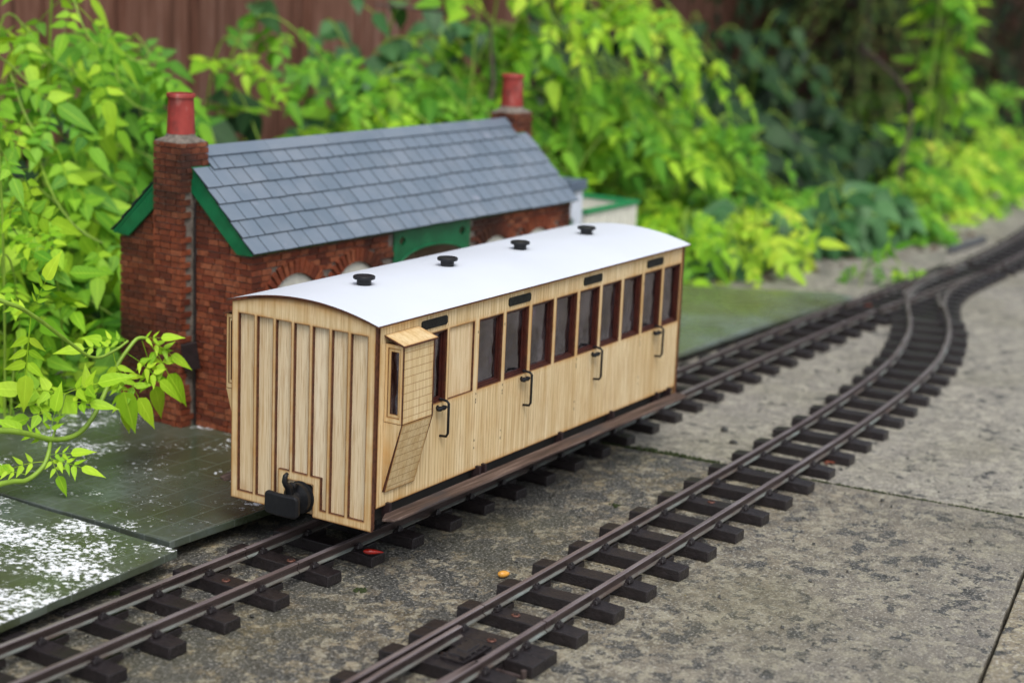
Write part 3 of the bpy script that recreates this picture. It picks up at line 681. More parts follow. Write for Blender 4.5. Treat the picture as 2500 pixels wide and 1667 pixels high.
    plate(mb, (x0, x1), (zl, zb - .0002), [], lambda u, v, w: (u, yy(.0002 + (d - .0011) * (v - zl) / (zb - zl) + w), v), .001, off=.0008, mi=0)
    mb.build('sloping_skirt', [M['ply_shingle'], M['burnt']], dk)
    for xa, xb in ((x0 - .0010, x0 + .0004), (x1 - .0004, x1 + .0010)):
        mb = MB(); sg = 1 if xa < x0 else -1
        fr = [(.0020, d - .0016, zb + .0030, zt - .0022)]
        plate(mb, (.0001, d), (zb, zt), fr, lambda u, v, w: ((xb - w) if sg > 0 else (xa + w), yy(u), v), .0014, off=.0006)
        so_ = mb.build('side_frame', [M['ply'], M['burnt']], dk)
        mb = MB(); plate(mb, (.0020, d - .0016), (zb + .0030, zt - .0022), [(.0036, d - .0028, zb + .0048, zt - .0040)], lambda u, v, w: ((xb - .0002 - w) if sg > 0 else (xa + .0002 + w), yy(u), v), .0008, off=.0004)
        mb.build('inner_frame', [M['ply'], M['burnt']], so_)
        mb = MB(); a_, b_ = sorted((yy(.0030), yy(d - .0024))); mb.box(xb - .0004 if sg > 0 else xa, xb if sg > 0 else xa + .0004, a_, b_, zb + .005, zt - .0038); mb.build('pane', M['glass'], so_)
        mb = MB(); mb.prism([(0.0001, zl), (0.0001, zb - .0002), (d, zb - .0002)], lambda u, v, k: (xa if k else xb, yy(u), v), 0, 1)
        mb.a = {i: (.45 if i % 3 else .8) for i in range(6)}
        mb.build('cheek', [M['ply'], M['burnt']], dk)
    mb = MB(); plate(mb, (x0 - .0022, x1 + .0014), (0.0, d + .0016), [], lambda u, v, w: (u, yy(v), zt + .0034 - .0036 * (v / d) + w), .0010, off=.0010, extra_v=(.004, .008))
    mb.build('lookout_roof', [M['ply_x'], M['burnt']], dk)
    # footboard
    xa, xb = -.0010, .3450
    mb = MB(); yi, yo = .0498, .0603
    P = [(xa + .010, yi), (xa + .002, yi + .004), (xa + .005, yo - .001), (xa + .012, yo), (xb - .004, yo), (xb, yo - .004), (xb, yi)]
    mb.prism(P, lambda u, v, k: (u, s * v,   .0357 if not k else .0372)); fb = mb.build('footboard', M['step'], car, bevel=.0004)
    for x in (.012, .098, .104, .190, .255, .318, .335): mb = MB(); mb.box(x, x + .0022, s * .0455 if s > 0 else s * .0505, s * .0505 if s > 0 else s * .0455, .0335, .0420); mb.build('bracket', M['box'], fb)
side_panel(-1); side_panel(1)
# roof
mb = MB(); n = 26; X0, X1, T = -.0016, .3528, .0009; hw = .0504
top = [(y, arc(y) + .0002) for y in np.linspace(-hw, hw, n + 1)]
vs = []
for x in (X0, X1):
    for y, z in top: vs.append((x, y, z + T))
    for y, z in top: vs.append((x, y, z))
m = n + 1; fs = [(i, i + 1, 2 * m + i + 1, 2 * m + i) for i in range(n)] + [(m + i + 1, m + i, 3 * m + i, 3 * m + i + 1) for i in range(n)]
mb.add(vs, fs, 0, True)
mb.add(vs, [(i + 1, i, m + i, m + i + 1) for i in range(n)] + [(2 * m + i, 2 * m + i + 1, 3 * m + i + 1, 3 * m + i) for i in range(n)] + [(0, 2 * m, 3 * m, m), (n, m + n, 3 * m + n, 2 * m + n)], 1)
roof = mb.build('roof', [M['white_card'], M['burnt']], car)
for x in (.0510, .1315, .2118, .2950):
    mb = MB(); mb.lathe([(.0040, -.001), (.0040, .0034), (.0059, .0035), (.0061, .0040), (.0061, .0048), (.0057, .0052), (.0048, .0052), (.0044, .0049), (.0012, .0050)], (x, -.0015, arc(0) + T), 32)
    mb.build('roof_vent', M['black'], car)
# interior and underframe
mb = MB(); mb.box(.004, L - .004, -W2 + .006, W2 - .006, .0445, .0460)
for x in (.0480, .0955, .2635): mb.box(x, x + .0012, -W2 + .0065, W2 - .0065, .0461, .118)
mb.build('interior', M['inside'], car)
mb = MB()
for x in (.0985, .1545, .2105, .2665):
    for q in (0, 1):
        xx = x if q == 0 else x + .0405; mb.box(xx, xx + .0115, -W2 + .008, W2 - .008, .0462, .066); bx_ = xx if q == 0 else xx + .0095; mb.box(bx_, bx_ + .002, -W2 + .008, W2 - .008, .0662, .096)
mb.build('seat', M['seat'], car)
mb = MB(); mb.box(.003, L - .003, -.0440, -.0400, .0325, .0440); mb.box(.003, L - .003, .0400, .0440, .0325, .0440)
mb.box(.004, L - .004, -.0395, .0395, .0405, .0443)
for x in (.05, .175, .30): mb.box(x, x + .005, -.039, .039, .0335, .0403)
mb.build('underframe', M['dark'], car)
for xc in (.068, .282):
    bg_ = MB(); bg_.box(xc - .036, xc + .036, -.0285, -.0255, .0200, .0320); bg_.box(xc - .036, xc + .036, .0255, .0285, .0200, .0320); bg_.box(xc - .006, xc + .006, -.025, .025, .0250, .0385)
    for xx in (xc - .0245, xc + .0245):
        for s in (-1, 1): bg_.box(xx - .0045, xx + .0045, s * .0300 - .0022, s * .0300 + .0022, .0200, .0290)
    bo = bg_.build('bogie', M['iron'], car, bevel=.0006)
    for xx in (xc - .0245, xc + .0245):
        for s in (-1, 1):
            wm = MB(); wm.lathe([(.0005, -.0025), (.0105, -.0025), (.0112, -.0020), (.0112, .0010), (.0128, .0013), (.0128, .0022), (.0118, .0026), (.0005, .0026)], (0, 0, 0), 28, 0, Matrix.Rotation(math.radians(90 * s), 3, 'X'))
            wo = wm.build('wheel', M['iron'], bo); wo.location = (xx, s * .0170, ZR + .0113)
        ax = MB(); ax.tube([(xx, -.027, ZR + .0113), (xx, .027, ZR + .0113)], .0016, 10); ax.build('axle', M['iron'], bo)
def coupler(x0, s):
    mb = MB(); zc, yc = .0385, -.0012
    Rx = Matrix.Rotation(math.radians(-90 * s), 3, 'Y')
    mb.lathe([(.0086, -.001), (.0089, .0026), (.0077, .0030), (.0077, .0040), (.0084, .0044), (.0084, .0066), (.0066, .0074), (.0050, .0080), (.0044, .0150)], (x0, yc, zc), 36, 0, Rx)
    o = mb.build('buffer_drum', M['black'], car)
    # chopper buffer face: wide curved plate
    mb = MB(); n = 14; vs = []; hw_, hh = .0112, .0063
    for k, dx in ((0, 0), (1, .0034)):
        for i in range(n + 1):
            y = -hw_ + 2 * hw_ * i / n; bow = .0007 * (y / hw_) ** 2; e = max(0, abs(y) - hw_ + .0016) / .0016; h2 = hh * (1 - .30 * e * e)
            for z in (-h2, -h2 * .5, 0, h2 * .5, h2): vs.append((x0 - s * (.0195 - bow - dx * .9), yc + y + .0006, zc + z - .0003 - .0003 * math.cos(y / hw_ * 1.5)))
    q = 5; W_ = (n + 1) * q; fs = []
    for i in range(n):
        for j in range(q - 1):
            a = i * q + j; fs.append((a, a + 1, a + q + 1, a + q)); a += W_; fs.append((a + q, a + q + 1, a + 1, a))
        fs.append((i * q, i * q + q, W_ + i * q + q, W_ + i * q)); fs.append((i * q + q - 1, W_ + i * q + q - 1, W_ + i * q + 2 * q - 1, i * q + 2 * q - 1))
    for j in range(q - 1): fs.append((j, W_ + j, W_ + j + 1, j + 1)); a = n * q + j; fs.append((a, a + 1, W_ + a + 1, W_ + a))
    mb.add(vs, fs, 0, False); f = mb.build('buffer_face', M['black'], car, bevel=.0012)
    mb = MB(); xs_ = x0 - s * .0120
    mb.tube([(xs_, yc, zc + .0040), (xs_ - s * .0008, yc, zc + .0080), (xs_ - s * .0030, yc, zc + .0100), (xs_ - s * .0042, yc, zc + .0122), (xs_ - s * .0036, yc, zc + .0148), (xs_ - s * .0018, yc, zc + .0160)], [.0023, .0021, .0017, .0015, .0014, .0009], 12)
    mb.tube([(xs_ + s * .0030, yc - .0021, zc + .0080), (xs_ + s * .0030, yc + .0021, zc + .0080)], .0017, 12)
    mb.obox((xs_ + s * .0035, yc, zc + .0055), (.0060, .0030, .0060), Matrix.Identity(3))
    mb.build('coupling_hook', M['black'], car, bevel=.0003)
coupler(0.0022, 1); coupler(L - .0022, -1)

# ------------------------------------------------------------------ brick station building
BX, BY, AB = .1370, .1513, -.0428
BL, BW, BZ = .3740, .1190, .0122
ZEV, ZRG, VR = .1327, .1925, .0595
st = thing('station_building', (BX, BY, 0), 'red brick model station with slate roof, green bargeboards and two chimneys', 'station building', None, AB)
def bricks(mb, f, u0, u1, v0, v1, inside=lambda u, v: True, bl=.0096, bh=.00408, dep=.0016, seed=1):
    """courses of separate bricks; f(u,v,w) -> xyz with w out of the wall"""
    rr = random.Random(seed); v = v0; row = 0
    while v < v1 - bh * .4:
        u = u0 - (bl * .5 if row % 2 else 0) * 1.0
        while u < u1 - .0004:
            k = bl * rr.uniform(.90, 1.06) * (.55 if rr.random() < .12 else 1); a, b = max(u, u0), min(u + k - .0008, u1)
            if b - a > .0011 and inside((a + b) / 2, v + bh / 2) and inside(a + .0003, v + bh / 2) and inside(b - .0003, v + bh / 2) and inside((a + b) / 2, v + bh * .95):
                w0, w1 = -.0012, rr.uniform(-.0002, .0005); j = lambda: rr.uniform(-.00010, .00010)
                c = min(v + bh - .00068, v1); sl_ = rr.uniform(-.00012, .00012)
                P = [(a + j(), v + j()), (b + j(), v + j() + sl_), (b + j(), c + j() + sl_), (a + j(), c + j())]
                vs = [f(p[0], p[1], w0) for p in P] + [f(p[0], p[1], w1 + rr.uniform(-.0001, .0001)) for p in P]
                mb.add(vs, [(4, 5, 6, 7), (0, 1, 5, 4), (1, 2, 6, 5), (2, 3, 7, 6), (3, 0, 4, 7)], 0)
            u += k
        v += bh; row += 1
def roofz(v): return ZEV + (ZRG - ZEV) * (1 - abs(v - VR) / (VR + .004)) - .0035
# window openings on the front wall
FW = [(.0235, .0605, .0480, .1075, .1155), (.0865, .1215, .0480, .1085, .1155), (.2530, .2875, .0480, .1085, .1155), (.3110, .3455, .0480, .1085, .1155)]
VAL = (.1450, .2360)
def in_open(u, v):
    for a, b, z0, zs, zt in FW:
        c, h = (a + b) / 2, (b - a) / 2
        if z0 < v and abs(u - c) < h and v < zs + (zt - zs) * (1 - ((u - c) / h) ** 2): return True
    return VAL[0] < u < VAL[1]
def in_arch(u, v):
    for a, b, z0, zs, zt in FW:
        c, h = (a + b) / 2, (b - a) / 2 + .0015
        h -= .0015; R_ = (h * h + (zt - zs) ** 2) / (2 * (zt - zs)); zc = zt - R_; dd = math.hypot(u - c, v - zc)
        if v > zc and R_ - .002 < dd < R_ + .0082 and abs(math.atan2(u - c, v - zc)) < math.asin(min(1, (h + .003) / R_)): return True
    return False
mb = MB(); core = MB()
# front wall core in pieces round the openings
cuts = sorted([0.0012] + [q for w_ in FW for q in w_[:2]] + list(VAL) + [BL - .0012])
for a, b in zip(cuts, cuts[1:]):
    mid_ = (a + b) / 2
    ow = [w_ for w_ in FW if w_[0] < mid_ < w_[1]]
    if ow:
        w_ = ow[0]; core.box(a, b, .0010, .0060, BZ, w_[2], 1)
        n = 10; c, h = (w_[0] + w_[1]) / 2, (w_[1] - w_[0]) / 2
        P = [(a, w_[3])] + [(c + h * math.sin((k / n - .5) * math.pi), w_[3] + (w_[4] - w_[3]) * (1 - math.sin((k / n - .5) * math.pi) ** 2)) for k in range(1, n)] + [(b, w_[3]), (b, ZEV), (a, ZEV)]
        core.prism(P[::-1], lambda u, v, k: (u, .0010 if k else .0060, v), 1)
    elif VAL[0] < mid_ < VAL[1]: pass
    else: core.box(a, b, .0010, .0060, BZ, ZEV, 1)
core.box(.0012, BL - .0012, BW - .006, BW - .0010, BZ, ZEV, 1)
for ua, ub in ((.0010, .0060), (BL - .0060, BL - .0010)):
    core.prism([(.0062, BZ), (BW - .0062, BZ), (BW - .0062, roofz(BW - .006) - .0005), (VR, ZRG - .0045), (.0062, roofz(.006) - .0005)], lambda u, v, k: (ub if k else ua, u, v), 1)
mb.v, mb.f, mb.m, mb.s = core.v, core.f, core.m, core.s
gab = lambda u, v: v < roofz(u) - .0003
bricks(mb, lambda u, v, w: (-w, u, v), 0.0, .0490, BZ, .2, gab, seed=2); bricks(mb, lambda u, v, w: (-w, u, v), .0745, BW, BZ, .2, gab, seed=3)
bricks(mb, lambda u, v, w: (BL + w, u, v), 0.0, BW, BZ, .2, gab, seed=4)
bricks(mb, lambda u, v, w: (u, -w, v), 0.0, BL, BZ, ZEV, lambda u, v: not in_open(u, v) and not in_arch(u, v), seed=5)
bricks(mb, lambda u, v, w: (u, BW + w, v), 0.0, BL, BZ, ZEV, seed=6)
# brick arches (voussoirs)
for a, b, z0, zs, zt in FW:
    c, h = (a + b) / 2, (b - a) / 2; R_ = (h * h + (zt - zs) ** 2) / (2 * (zt - zs)); zc = zt - R_; th = math.asin(min(1, (h + .004) / R_)); n = 13
    for k in range(n):
        t = -th + 2 * th * (k + .5) / n; Rm = Matrix.Rotation(t, 3, 'Y'); ln = random.uniform(.0086, .0096)
        mb.obox(Vector((c, -.0002 + random.uniform(-.0002, .0002), zc)) + Rm @ Vector((0, 0, R_ + ln / 2 + .0002)), (2 * th * R_ / n * .80, .0020, ln), Rm, 0, 1.08)
mb.build('wall', [M['brick'], M['mortar']], st)
# windows
for a, b, z0, zs, zt in FW:
    c, h = (a + b) / 2, (b - a) / 2; mb = MB(); n = 14
    P = [(c + h * math.sin((k / n - .5) * math.pi), zs + (zt - zs) * (1 - math.sin((k / n - .5) * math.pi) ** 2)) for k in range(0, n + 1)]
    Q = P + [(b, zs - .0045), (a, zs - .0045)]
    mb.prism(Q, lambda u, v, k: (u, .0014 if k else .0036, v)); 
    mb.box(a, a + .0022, .0032, .0052, z0, zs - .0046); mb.box(b - .0022, b, .0032, .0052, z0, zs - .0046); mb.box(a + .0023, b - .0023, .0032, .0052, z0, z0 + .002); mb.box(c - .0009, c + .0009, .0033, .0051, z0 + .0021, zs - .0046); mb.box(a + .0023, c - .001, .0034, .0050, .075, .0765); mb.box(c + .001, b - .0023, .0034, .0050, .075, .0765)
    o = mb.build('window', M['cream'], st); mb = MB(); mb.box(a + .001, b - .001, .0054, .0058, z0, zs); mb.build('pane', M['glass'], o)
    mb = MB(); mb.box(a - .001, b + .001, -.0012, .0034, z0 - .0016, z0 - .0001); mb.build('sill', M['cream'], o)
    mb = MB(); mb.box(a + .0024, b - .0024, .0028, .0036, zs - .0075, zs - .0047); mb.build('rail_trim', M['green'], o)
# green arched valance with two holes and the dark waiting recess
a, b = VAL; c, h = (a + b) / 2, (b - a) / 2
mb = MB(); n = 40
def zlo(u): 
    q = min(1, abs(u - c) / (h - .005)); return .1040 + .0140 * math.sqrt(max(0, 1 - q * q)) if abs(u - c) < h - .005 else .0900
ztop = .1325; hc = [(a + .0100, .1240, .0031), (b - .0100, .1240, .0031)]
nu, nv = 91, 24; du = (b - a) / nu
for i in range(nu):
    u0 = a + du * i; u1 = u0 + du; um = (u0 + u1) / 2; segs = [(zlo(u0 if abs(u0 - c) < abs(u1 - c) else u1) if False else None, None)]
    za0, za1 = zlo(u0), zlo(u1)
    if abs(za0 - za1) > .01: za0 = za1 = max(za0, za1) if abs(um - c) < h - .005 else .0900
    spans = [((za0, za1), (ztop, ztop))]
    for hx, hz, hr in hc:
        d0, d1 = abs(u0 - hx), abs(u1 - hx)
        if d0 < hr or d1 < hr:
            r0, r1 = math.sqrt(max(0, hr * hr - d0 * d0)), math.sqrt(max(0, hr * hr - d1 * d1))
            spans = [((za0, za1), (hz - r0, hz - r1)), ((hz + r0, hz + r1), (ztop, ztop))]
    for (l0, l1), (t0, t1) in spans:
        mb.add([(u0, .0000, l0), (u1, .0000, l1), (u1, .0000, t1), (u0, .0000, t0), (u0, .0022, l0), (u1, .0022, l1), (u1, .0022, t1), (u0, .0022, t0)],
               [(0, 1, 2, 3), (7, 6, 5, 4), (0, 4, 5, 1), (3, 2, 6, 7)], 0)
mb.tube([(c + (h - .005) * math.cos(t), -.0006, .1040 + .0140 * math.sin(t)) for t in np.linspace(0, math.pi, 30)], .0008, 6)
mb.build('valance', M['green'], st)
mb = MB(); mb.box(a, b, .050, .0515, BZ, .131); mb.box(a - .0012, a, .0062, .050, BZ, .131); mb.box(b, b + .0012, .0062, .050, BZ, .131); mb.build('waiting_recess', M['inside'], st)
# roof: individual slates
sl_l = math.hypot(VR + .004, ZRG - ZEV); sang = math.atan2(ZRG - ZEV, VR + .004)
for side in (0, 1):
    mb = MB(); rr = random.Random(20 + side); cw, ch = .0142, .0138
    for row in range(7):
        s0 = row * ch - .0003; u = -.0036 - (cw * .5 if row % 2 else 0)
        dz = 0
        while u < BL + .0030:
            if rr.random() < .04: dz = rr.uniform(-.0006, .0006)
            a_, b_ = max(u, -.0036), min(u + cw - .00062, BL + .0036)
            vrow = -.004 + (s0 + ch * .55) * math.cos(sang); vrow = vrow if side == 0 else 2 * VR - vrow
            if .0475 < vrow < .076: a_, b_ = max(a_, .0124), min(b_, BL - .0124)
            if b_ - a_ > .0015:
                s1 = min(s0 + ch * 1.25, sl_l - .0005); t0 = .0021 + rr.uniform(-.0001, .00015); so2 = s0 + rr.uniform(-.00018, .00018) + dz; sk = rr.uniform(-.0001, .0001)
                if row == 6: s1 = sl_l - .0005
                def P(u_, s_, h_):
                    vv = -.004 + s_ * math.cos(sang) - h_ * math.sin(sang); zz = ZEV + s_ * math.sin(sang) + h_ * math.cos(sang)
                    return (u_, vv if side == 0 else 2 * VR - vv, zz)
                vs = [P(a_, so2, t0 - .0012), P(b_, so2 + sk, t0 - .0012), P(b_, s1, .0002), P(a_, s1, .0002), P(a_, so2, t0), P(b_, so2 + sk, t0), P(b_, s1, .0008), P(a_, s1, .0008)]
                # slates stop short where a chimney stack stands
                mid_u, mid_v = (a_ + b_) / 2, vs[0][1]
                if True:
                    mb.add(vs, [(4, 5, 6, 7)], 0); mb.add(vs, [(3, 2, 1, 0), (0, 1, 5, 4), (1, 2, 6, 5), (2, 3, 7, 6), (3, 0, 4, 7)], 2)
            u += cw
    Pd = lambda u_, s_, h_: (u_, (-.004 + s_ * math.cos(sang) - h_ * math.sin(sang)) if side == 0 else 2 * VR - (-.004 + s_ * math.cos(sang) - h_ * math.sin(sang)), ZEV + s_ * math.sin(sang) + h_ * math.cos(sang))
    q = [Pd(-.0030, .0005, -.0016), Pd(BL + .0030, .0005, -.0016), Pd(BL + .0030, sl_l - .001, -.0016), Pd(-.0030, sl_l - .001, -.0016), Pd(-.0030, .0005, 0), Pd(BL + .0030, .0005, 0), Pd(BL + .0030, sl_l - .001, 0), Pd(-.0030, sl_l - .001, 0)]
    mb.add(q, [(4, 5, 6, 7), (3, 2, 1, 0), (0, 1, 5, 4), (1, 2, 6, 5), (2, 3, 7, 6), (3, 0, 4, 7)], 1)
    ro = mb.build('roof', [M['slate'], M['green'], M['slate_edge']], st)
    if side == 0:
        mb = MB(); x = .0120; rr = random.Random(5)
        while x < BL - .0125:
            e = min(x + .062, BL - .0118)
            for s2 in (0, 1):
                def P2(u_, s_, h_):
                    vv = -.004 + s_ * math.cos(sang) - h_ * math.sin(sang); zz = ZEV + s_ * math.sin(sang) + h_ * math.cos(sang); return (u_, vv if s2 == 0 else 2 * VR - vv, zz)
                a0, a1 = sl_l - .0078, sl_l + (.0012 if s2 == 0 else .0011)
                vs = [P2(x, a0, .0018), P2(e - .0003, a0, .0018), P2(e - .0003, a1, .0013), P2(x, a1, .0013), P2(x, a0, .0026), P2(e - .0003, a0, .0026), P2(e - .0003, a1, .0022), P2(x, a1, .0022)]
                mb.add(vs, [(4, 5, 6, 7), (3, 2, 1, 0), (0, 1, 5, 4), (1, 2, 6, 5), (2, 3, 7, 6), (3, 0, 4, 7)], 0)
            x = e
        mb.build('ridge', M['slate'], ro)
    # bargeboards at both ends
    for ua, ub in ((-.0026, -.0008), (BL + .0008, BL + .0026)):
        bd = .0128; c0 = (-.0040, ZEV - .0002); 
        pts = [(-.0035, ZEV - .0013), (.0125, ZEV - .0013), (.0125 + .036, ZEV + .0345), (.0480, ZEV + .0480)]
        lo = lambda s_: (-.004 + s_ * math.cos(sang) + .0016 * math.sin(sang), ZEV + s_ * math.sin(sang) - .0017 * math.cos(sang))
        p0, p1 = lo(.0006), lo(sl_l - .010); depth = .0105
        poly = [p0, (p0[0] + .0130, p0[1] - .0004), (p1[0] + .0006, p1[1] - depth * 1.38), p1]
        if side: poly = [(2 * VR - x_, z_) for x_, z_ in poly][::-1]
        mb = MB(); mb.prism(poly[::-1], lambda u, v, k: (ua if k else ub, u, v)); mb.build('bargeboard', M['green'], ro, bevel=.0002)
# chimneys
for e in (0, 1):
    fx = (lambda x: x) if e == 0 else (lambda x: BL - x)
    sg = 1 if e == 0 else -1
    mb = MB(); xa, xb, va, vb, zt = -.0127, .0115, .0495, .0740, .1985
    core_x = sorted((fx(xa + .0011), fx(xb - .0011))); mb.box(core_x[0], core_x[1], va + .0011, vb - .0011, .150, zt - .0005, 1)
    core_x = sorted((fx(xa + .0011), fx(-.0006))); mb.box(core_x[0], core_x[1], va + .0011, vb - .0011, BZ, .1499, 1)
    bricks(mb, lambda u, v, w: (fx(xa - w), u, v), va, vb, BZ, zt, seed=31 + e)
    fr = lambda u, v: (u < 0.0005) or v > roofz(va) + .012
    bricks(mb, lambda u, v, w: (fx(u), va - w, v), xa, xb, BZ, zt, lambda u, v: u < -.0004 or v > .1745, seed=33 + e)
    bricks(mb, lambda u, v, w: (fx(u), vb + w, v), xa, xb, BZ, zt, lambda u, v: u < -.0004 or v > .1745, seed=35 + e)
    bricks(mb, lambda u, v, w: (fx(xb + w), u, v), va, vb, .175, zt, seed=37 + e)
    ch = mb.build('chimney', [M['brick'], M['mortar']], st)
    # mortar flaunching
    mb = MB(); cx, cy = fx(-.0006), .06175; vs = []; N = 24
    for r_, z_ in ((.0122, zt - .0012), (.0118, zt + .0006), (.0100, zt + .0032), (.0088, zt + .0056)):
        for k in range(N):
            t = 2 * math.pi * k / N; q = 1.0 if r_ < .0101 else 1 / max(abs(math.cos(t)), abs(math.sin(t))); q = 1 + (q - 1) * min(1, (r_ - .0086) / .0035)
            vs.append((cx + r_ * q * math.cos(t) + random.uniform(-.0002, .0002), cy + r_ * q * math.sin(t) + random.uniform(-.0002, .0002), z_ + random.uniform(-.0004, .0004)))
    mb.add(vs, [(i * N + j, i * N + (j + 1) % N, (i + 1) * N + (j + 1) % N, (i + 1) * N + j) for i in range(3) for j in range(N)] + [tuple(3 * N + j for j in range(N))], 0)
    mb.build('flaunching', M['mortar'], ch)
    mb = MB(); mb.lathe([(.0092, 0), (.0090, .003), (.0082, .022), (.0082, .0228), (.0092, .0230), (.0093, .0248), (.0088, .0256), (.0072, .0256), (.0070, .012)], (cx, cy, zt + .0052), 36); mb.build('chimney_pot', M['pot'], ch)
# downpipe and small dark plate in the corner
mb = MB(); mb.tube([(-.0014, .0480, BZ), (-.0016, .0478, .09), (-.0014, .0482, .160)], .0006, 8); mb.build('downpipe', M['iron'], st)
mb = MB(); Rb = Matrix.Rotation(math.radians(-42), 3, 'Z') @ Matrix.Rotation(math.radians(-9), 3, 'Y') @ Matrix.Rotation(math.radians(7), 3, 'X'); mb.obox((-.0085, .0450, .0605), (.0105, .0016, .0185), Rb); mb.build('wall_plate', M['box'], st, bevel=.0003)

# ------------------------------------------------------------------ small white post building and cream enclosure beyond
wb = thing('signal_hut', (.636, .205, 0), 'small white hut with a blue-grey flat cap beside the far station gable', 'hut')
mb = MB(); mb.box(-.0065, .0065, -.0065, .030, .0122, .1225); mb.box(-.0110, -.0066, -.006, .030, .098, .112); mb.build('wall', M['white_paint'], wb, bevel=.0004)
mb = MB(); mb.box(-.0200, .0090, -.0090, .033, .1226, .1318); mb.build('roof', M['grey_cap'], wb, bevel=.0006)
mb = MB(); mb.box(-.0120, -.0067, -.004, .028, .0122, .0975); mb.build('door', M['green'], wb)
eb = thing('cream_enclosure', (.70, .23, 0), 'open topped cream enclosure with a green rim beyond the station', 'enclosure')
def wallbox(x0, x1, y0, y1): mb = MB(); mb.box(x0, x1, y0, y1, .0122, .0995); return mb
for q in ((-.048, .050, -.030, -.026), (.046, .050, -.0259, .0299), (-.048, .050, .030, .034), (-.048, -.044, -.0259, .0299)):
    mb = wallbox(*q)
    if q[1] - q[0] > .05:
        for k in range(12): x = q[0] + .004 + k * .008; mb.box(x, x + .0006, q[2] - .0006, q[2] - .0001, .0123, .099)
    mb.build('wall', M['cream'], eb)
mb = MB(); plate(mb, (-.0495, .0520), (-.0320, .0360), [(-.043, .045, -.025, .029)], lambda u, v, w_: (u, v, .0996 + w_), .0032, off=.0003, mi_edge=0); mb.build('coping', M['green_light'], eb)

# ------------------------------------------------------------------ bits lying about
def blob(name, mat, c, size, label, cat, rz=0, pointy=0, seed=0):
    mb = MB(); rr = random.Random(seed); n, m = 14, 9; vs = []
    for i in range(m + 1):
        ph = math.pi * i / m
        for j in range(n):
            t = 2 * math.pi * j / n; k = 1 + rr.uniform(-.05, .05) * (seed % 2 + .3)
            x = -math.cos(ph); r_ = math.sin(ph) * (1 - pointy * (x + 1) / 2.2)
            vs.append((x * size[0] / 2, r_ * math.cos(t) * size[1] / 2 * k, r_ * math.sin(t) * size[2] / 2 * k))
    mb.add(vs, [(i * n + j, i * n + (j + 1) % n, (i + 1) * n + (j + 1) % n, (i + 1) * n + j) for i in range(m) for j in range(n)], 0, True)
    o = mb.build(name, mat); o.location = c; o.rotation_euler = (0, .05, rz); return tag(o, label, cat)
blob('seed_pod', M['redpod'], (.0195, -.0355, .0100), (.0110, .0046, .0040), 'glossy red seed pod resting on a sleeper end near the carriage', 'seed pod', -.9, .75, 2)
blob('corn_kernel', M['kernel'], (.0530, -.0975, .0022), (.0072, .0052, .0044), 'yellow corn kernel lying beside a siding sleeper', 'corn kernel', -.5, .35, 4)
blob('pebble', M['stone'], (.3990, -.0640, .0020), (.0075, .0060, .0048), 'dark rounded pebble on the paving between the tracks', 'pebble', .6, .3, 5)
blob('pebble', M['stone'], (.3740, -.0830, .0014), (.0072, .0040, .0034), 'brownish oblong stone chip nearer the siding than the dark pebble', 'pebble', 1.3, 0, 7)
blob('pebble', M['stone'], (.6296, -.0590, .0012), (.0045, .0035, .0030), 'tiny dark pebble far out on the paving between the tracks', 'pebble', .2, 0, 9)
for c, lab in (((.3700, -.1560, .0015), 'scrap of orange petal beside a right hand siding sleeper'), ((.4380, -.132, .0012), 'orange petal scrap between the siding rails'), ((.885, .012, .0075), 'curled red-brown petal lying between the far main rails')):
    mb = MB()
    for k in range(4):
        R = Matrix.Rotation(random.uniform(0, 6), 3, 'Z') @ Matrix.Rotation(random.uniform(-.5, .5), 3, 'X'); P = [Vector((x, y, 0)) for x, y in ((-.003, 0), (-.001, .0008), (.002, .0006), (.003, 0), (.0012, -.0008), (-.0015, -.0007))]
        off_ = Vector((random.uniform(-.003, .003), random.uniform(-.003, .003), .0002 * k)); vs = [tuple(R @ p + off_) for p in P] + [tuple(R @ p + off_ + Vector((0, 0, .0003))) for p in P]
        mb.add(vs, [(5, 4, 3, 2, 1, 0), (6, 7, 8, 9, 10, 11)] + [(i, (i + 1) % 6, 6 + (i + 1) % 6, 6 + i) for i in range(6)])
    o = mb.build('petal', M['petal']); o.location = c; tag(o, lab, 'petal')

# ------------------------------------------------------------------ fence
fe = thing('board_fence', (0, .78, 0), 'weathered red-brown vertical board fence behind the climbing plants', 'fence')
mb = MB(); x = -.4; rr = random.Random(3)
while x < 5.2:
    wd = rr.uniform(.088, .112); y = rr.uniform(-.006, .006); tp = .95 + rr.uniform(-.006, .006)
    mb.add([(x, y, -.06), (x + wd - .005, y + .006, -.06), (x + wd - .005, y + .014, -.06), (x, y + .016, -.06), (x, y, tp), (x + wd - .005, y + .006, tp), (x + wd - .005, y + .014, tp), (x, y + .016, tp)], [(3, 2, 1, 0), (4, 5, 6, 7), (0, 1, 5, 4), (1, 2, 6, 5), (2, 3, 7, 6), (3, 0, 4, 7)])
    x += wd
mb.build('boards', M['fence'], fe); mb = MB(); mb.box(-.4, 5.2, .0165, .0178, -.06, .95); mb.build('gap_shade_sheet', M['dark'], fe)  # added dark sheet behind the boards: gap shade in its colour, hides sky
mb = MB(); mb.box(-.4, 5.2, .018, .050, .15, .21); mb.box(-.4, 5.2, .018, .050, .68, .74); mb.build('cross_rail', M['fence'], fe)

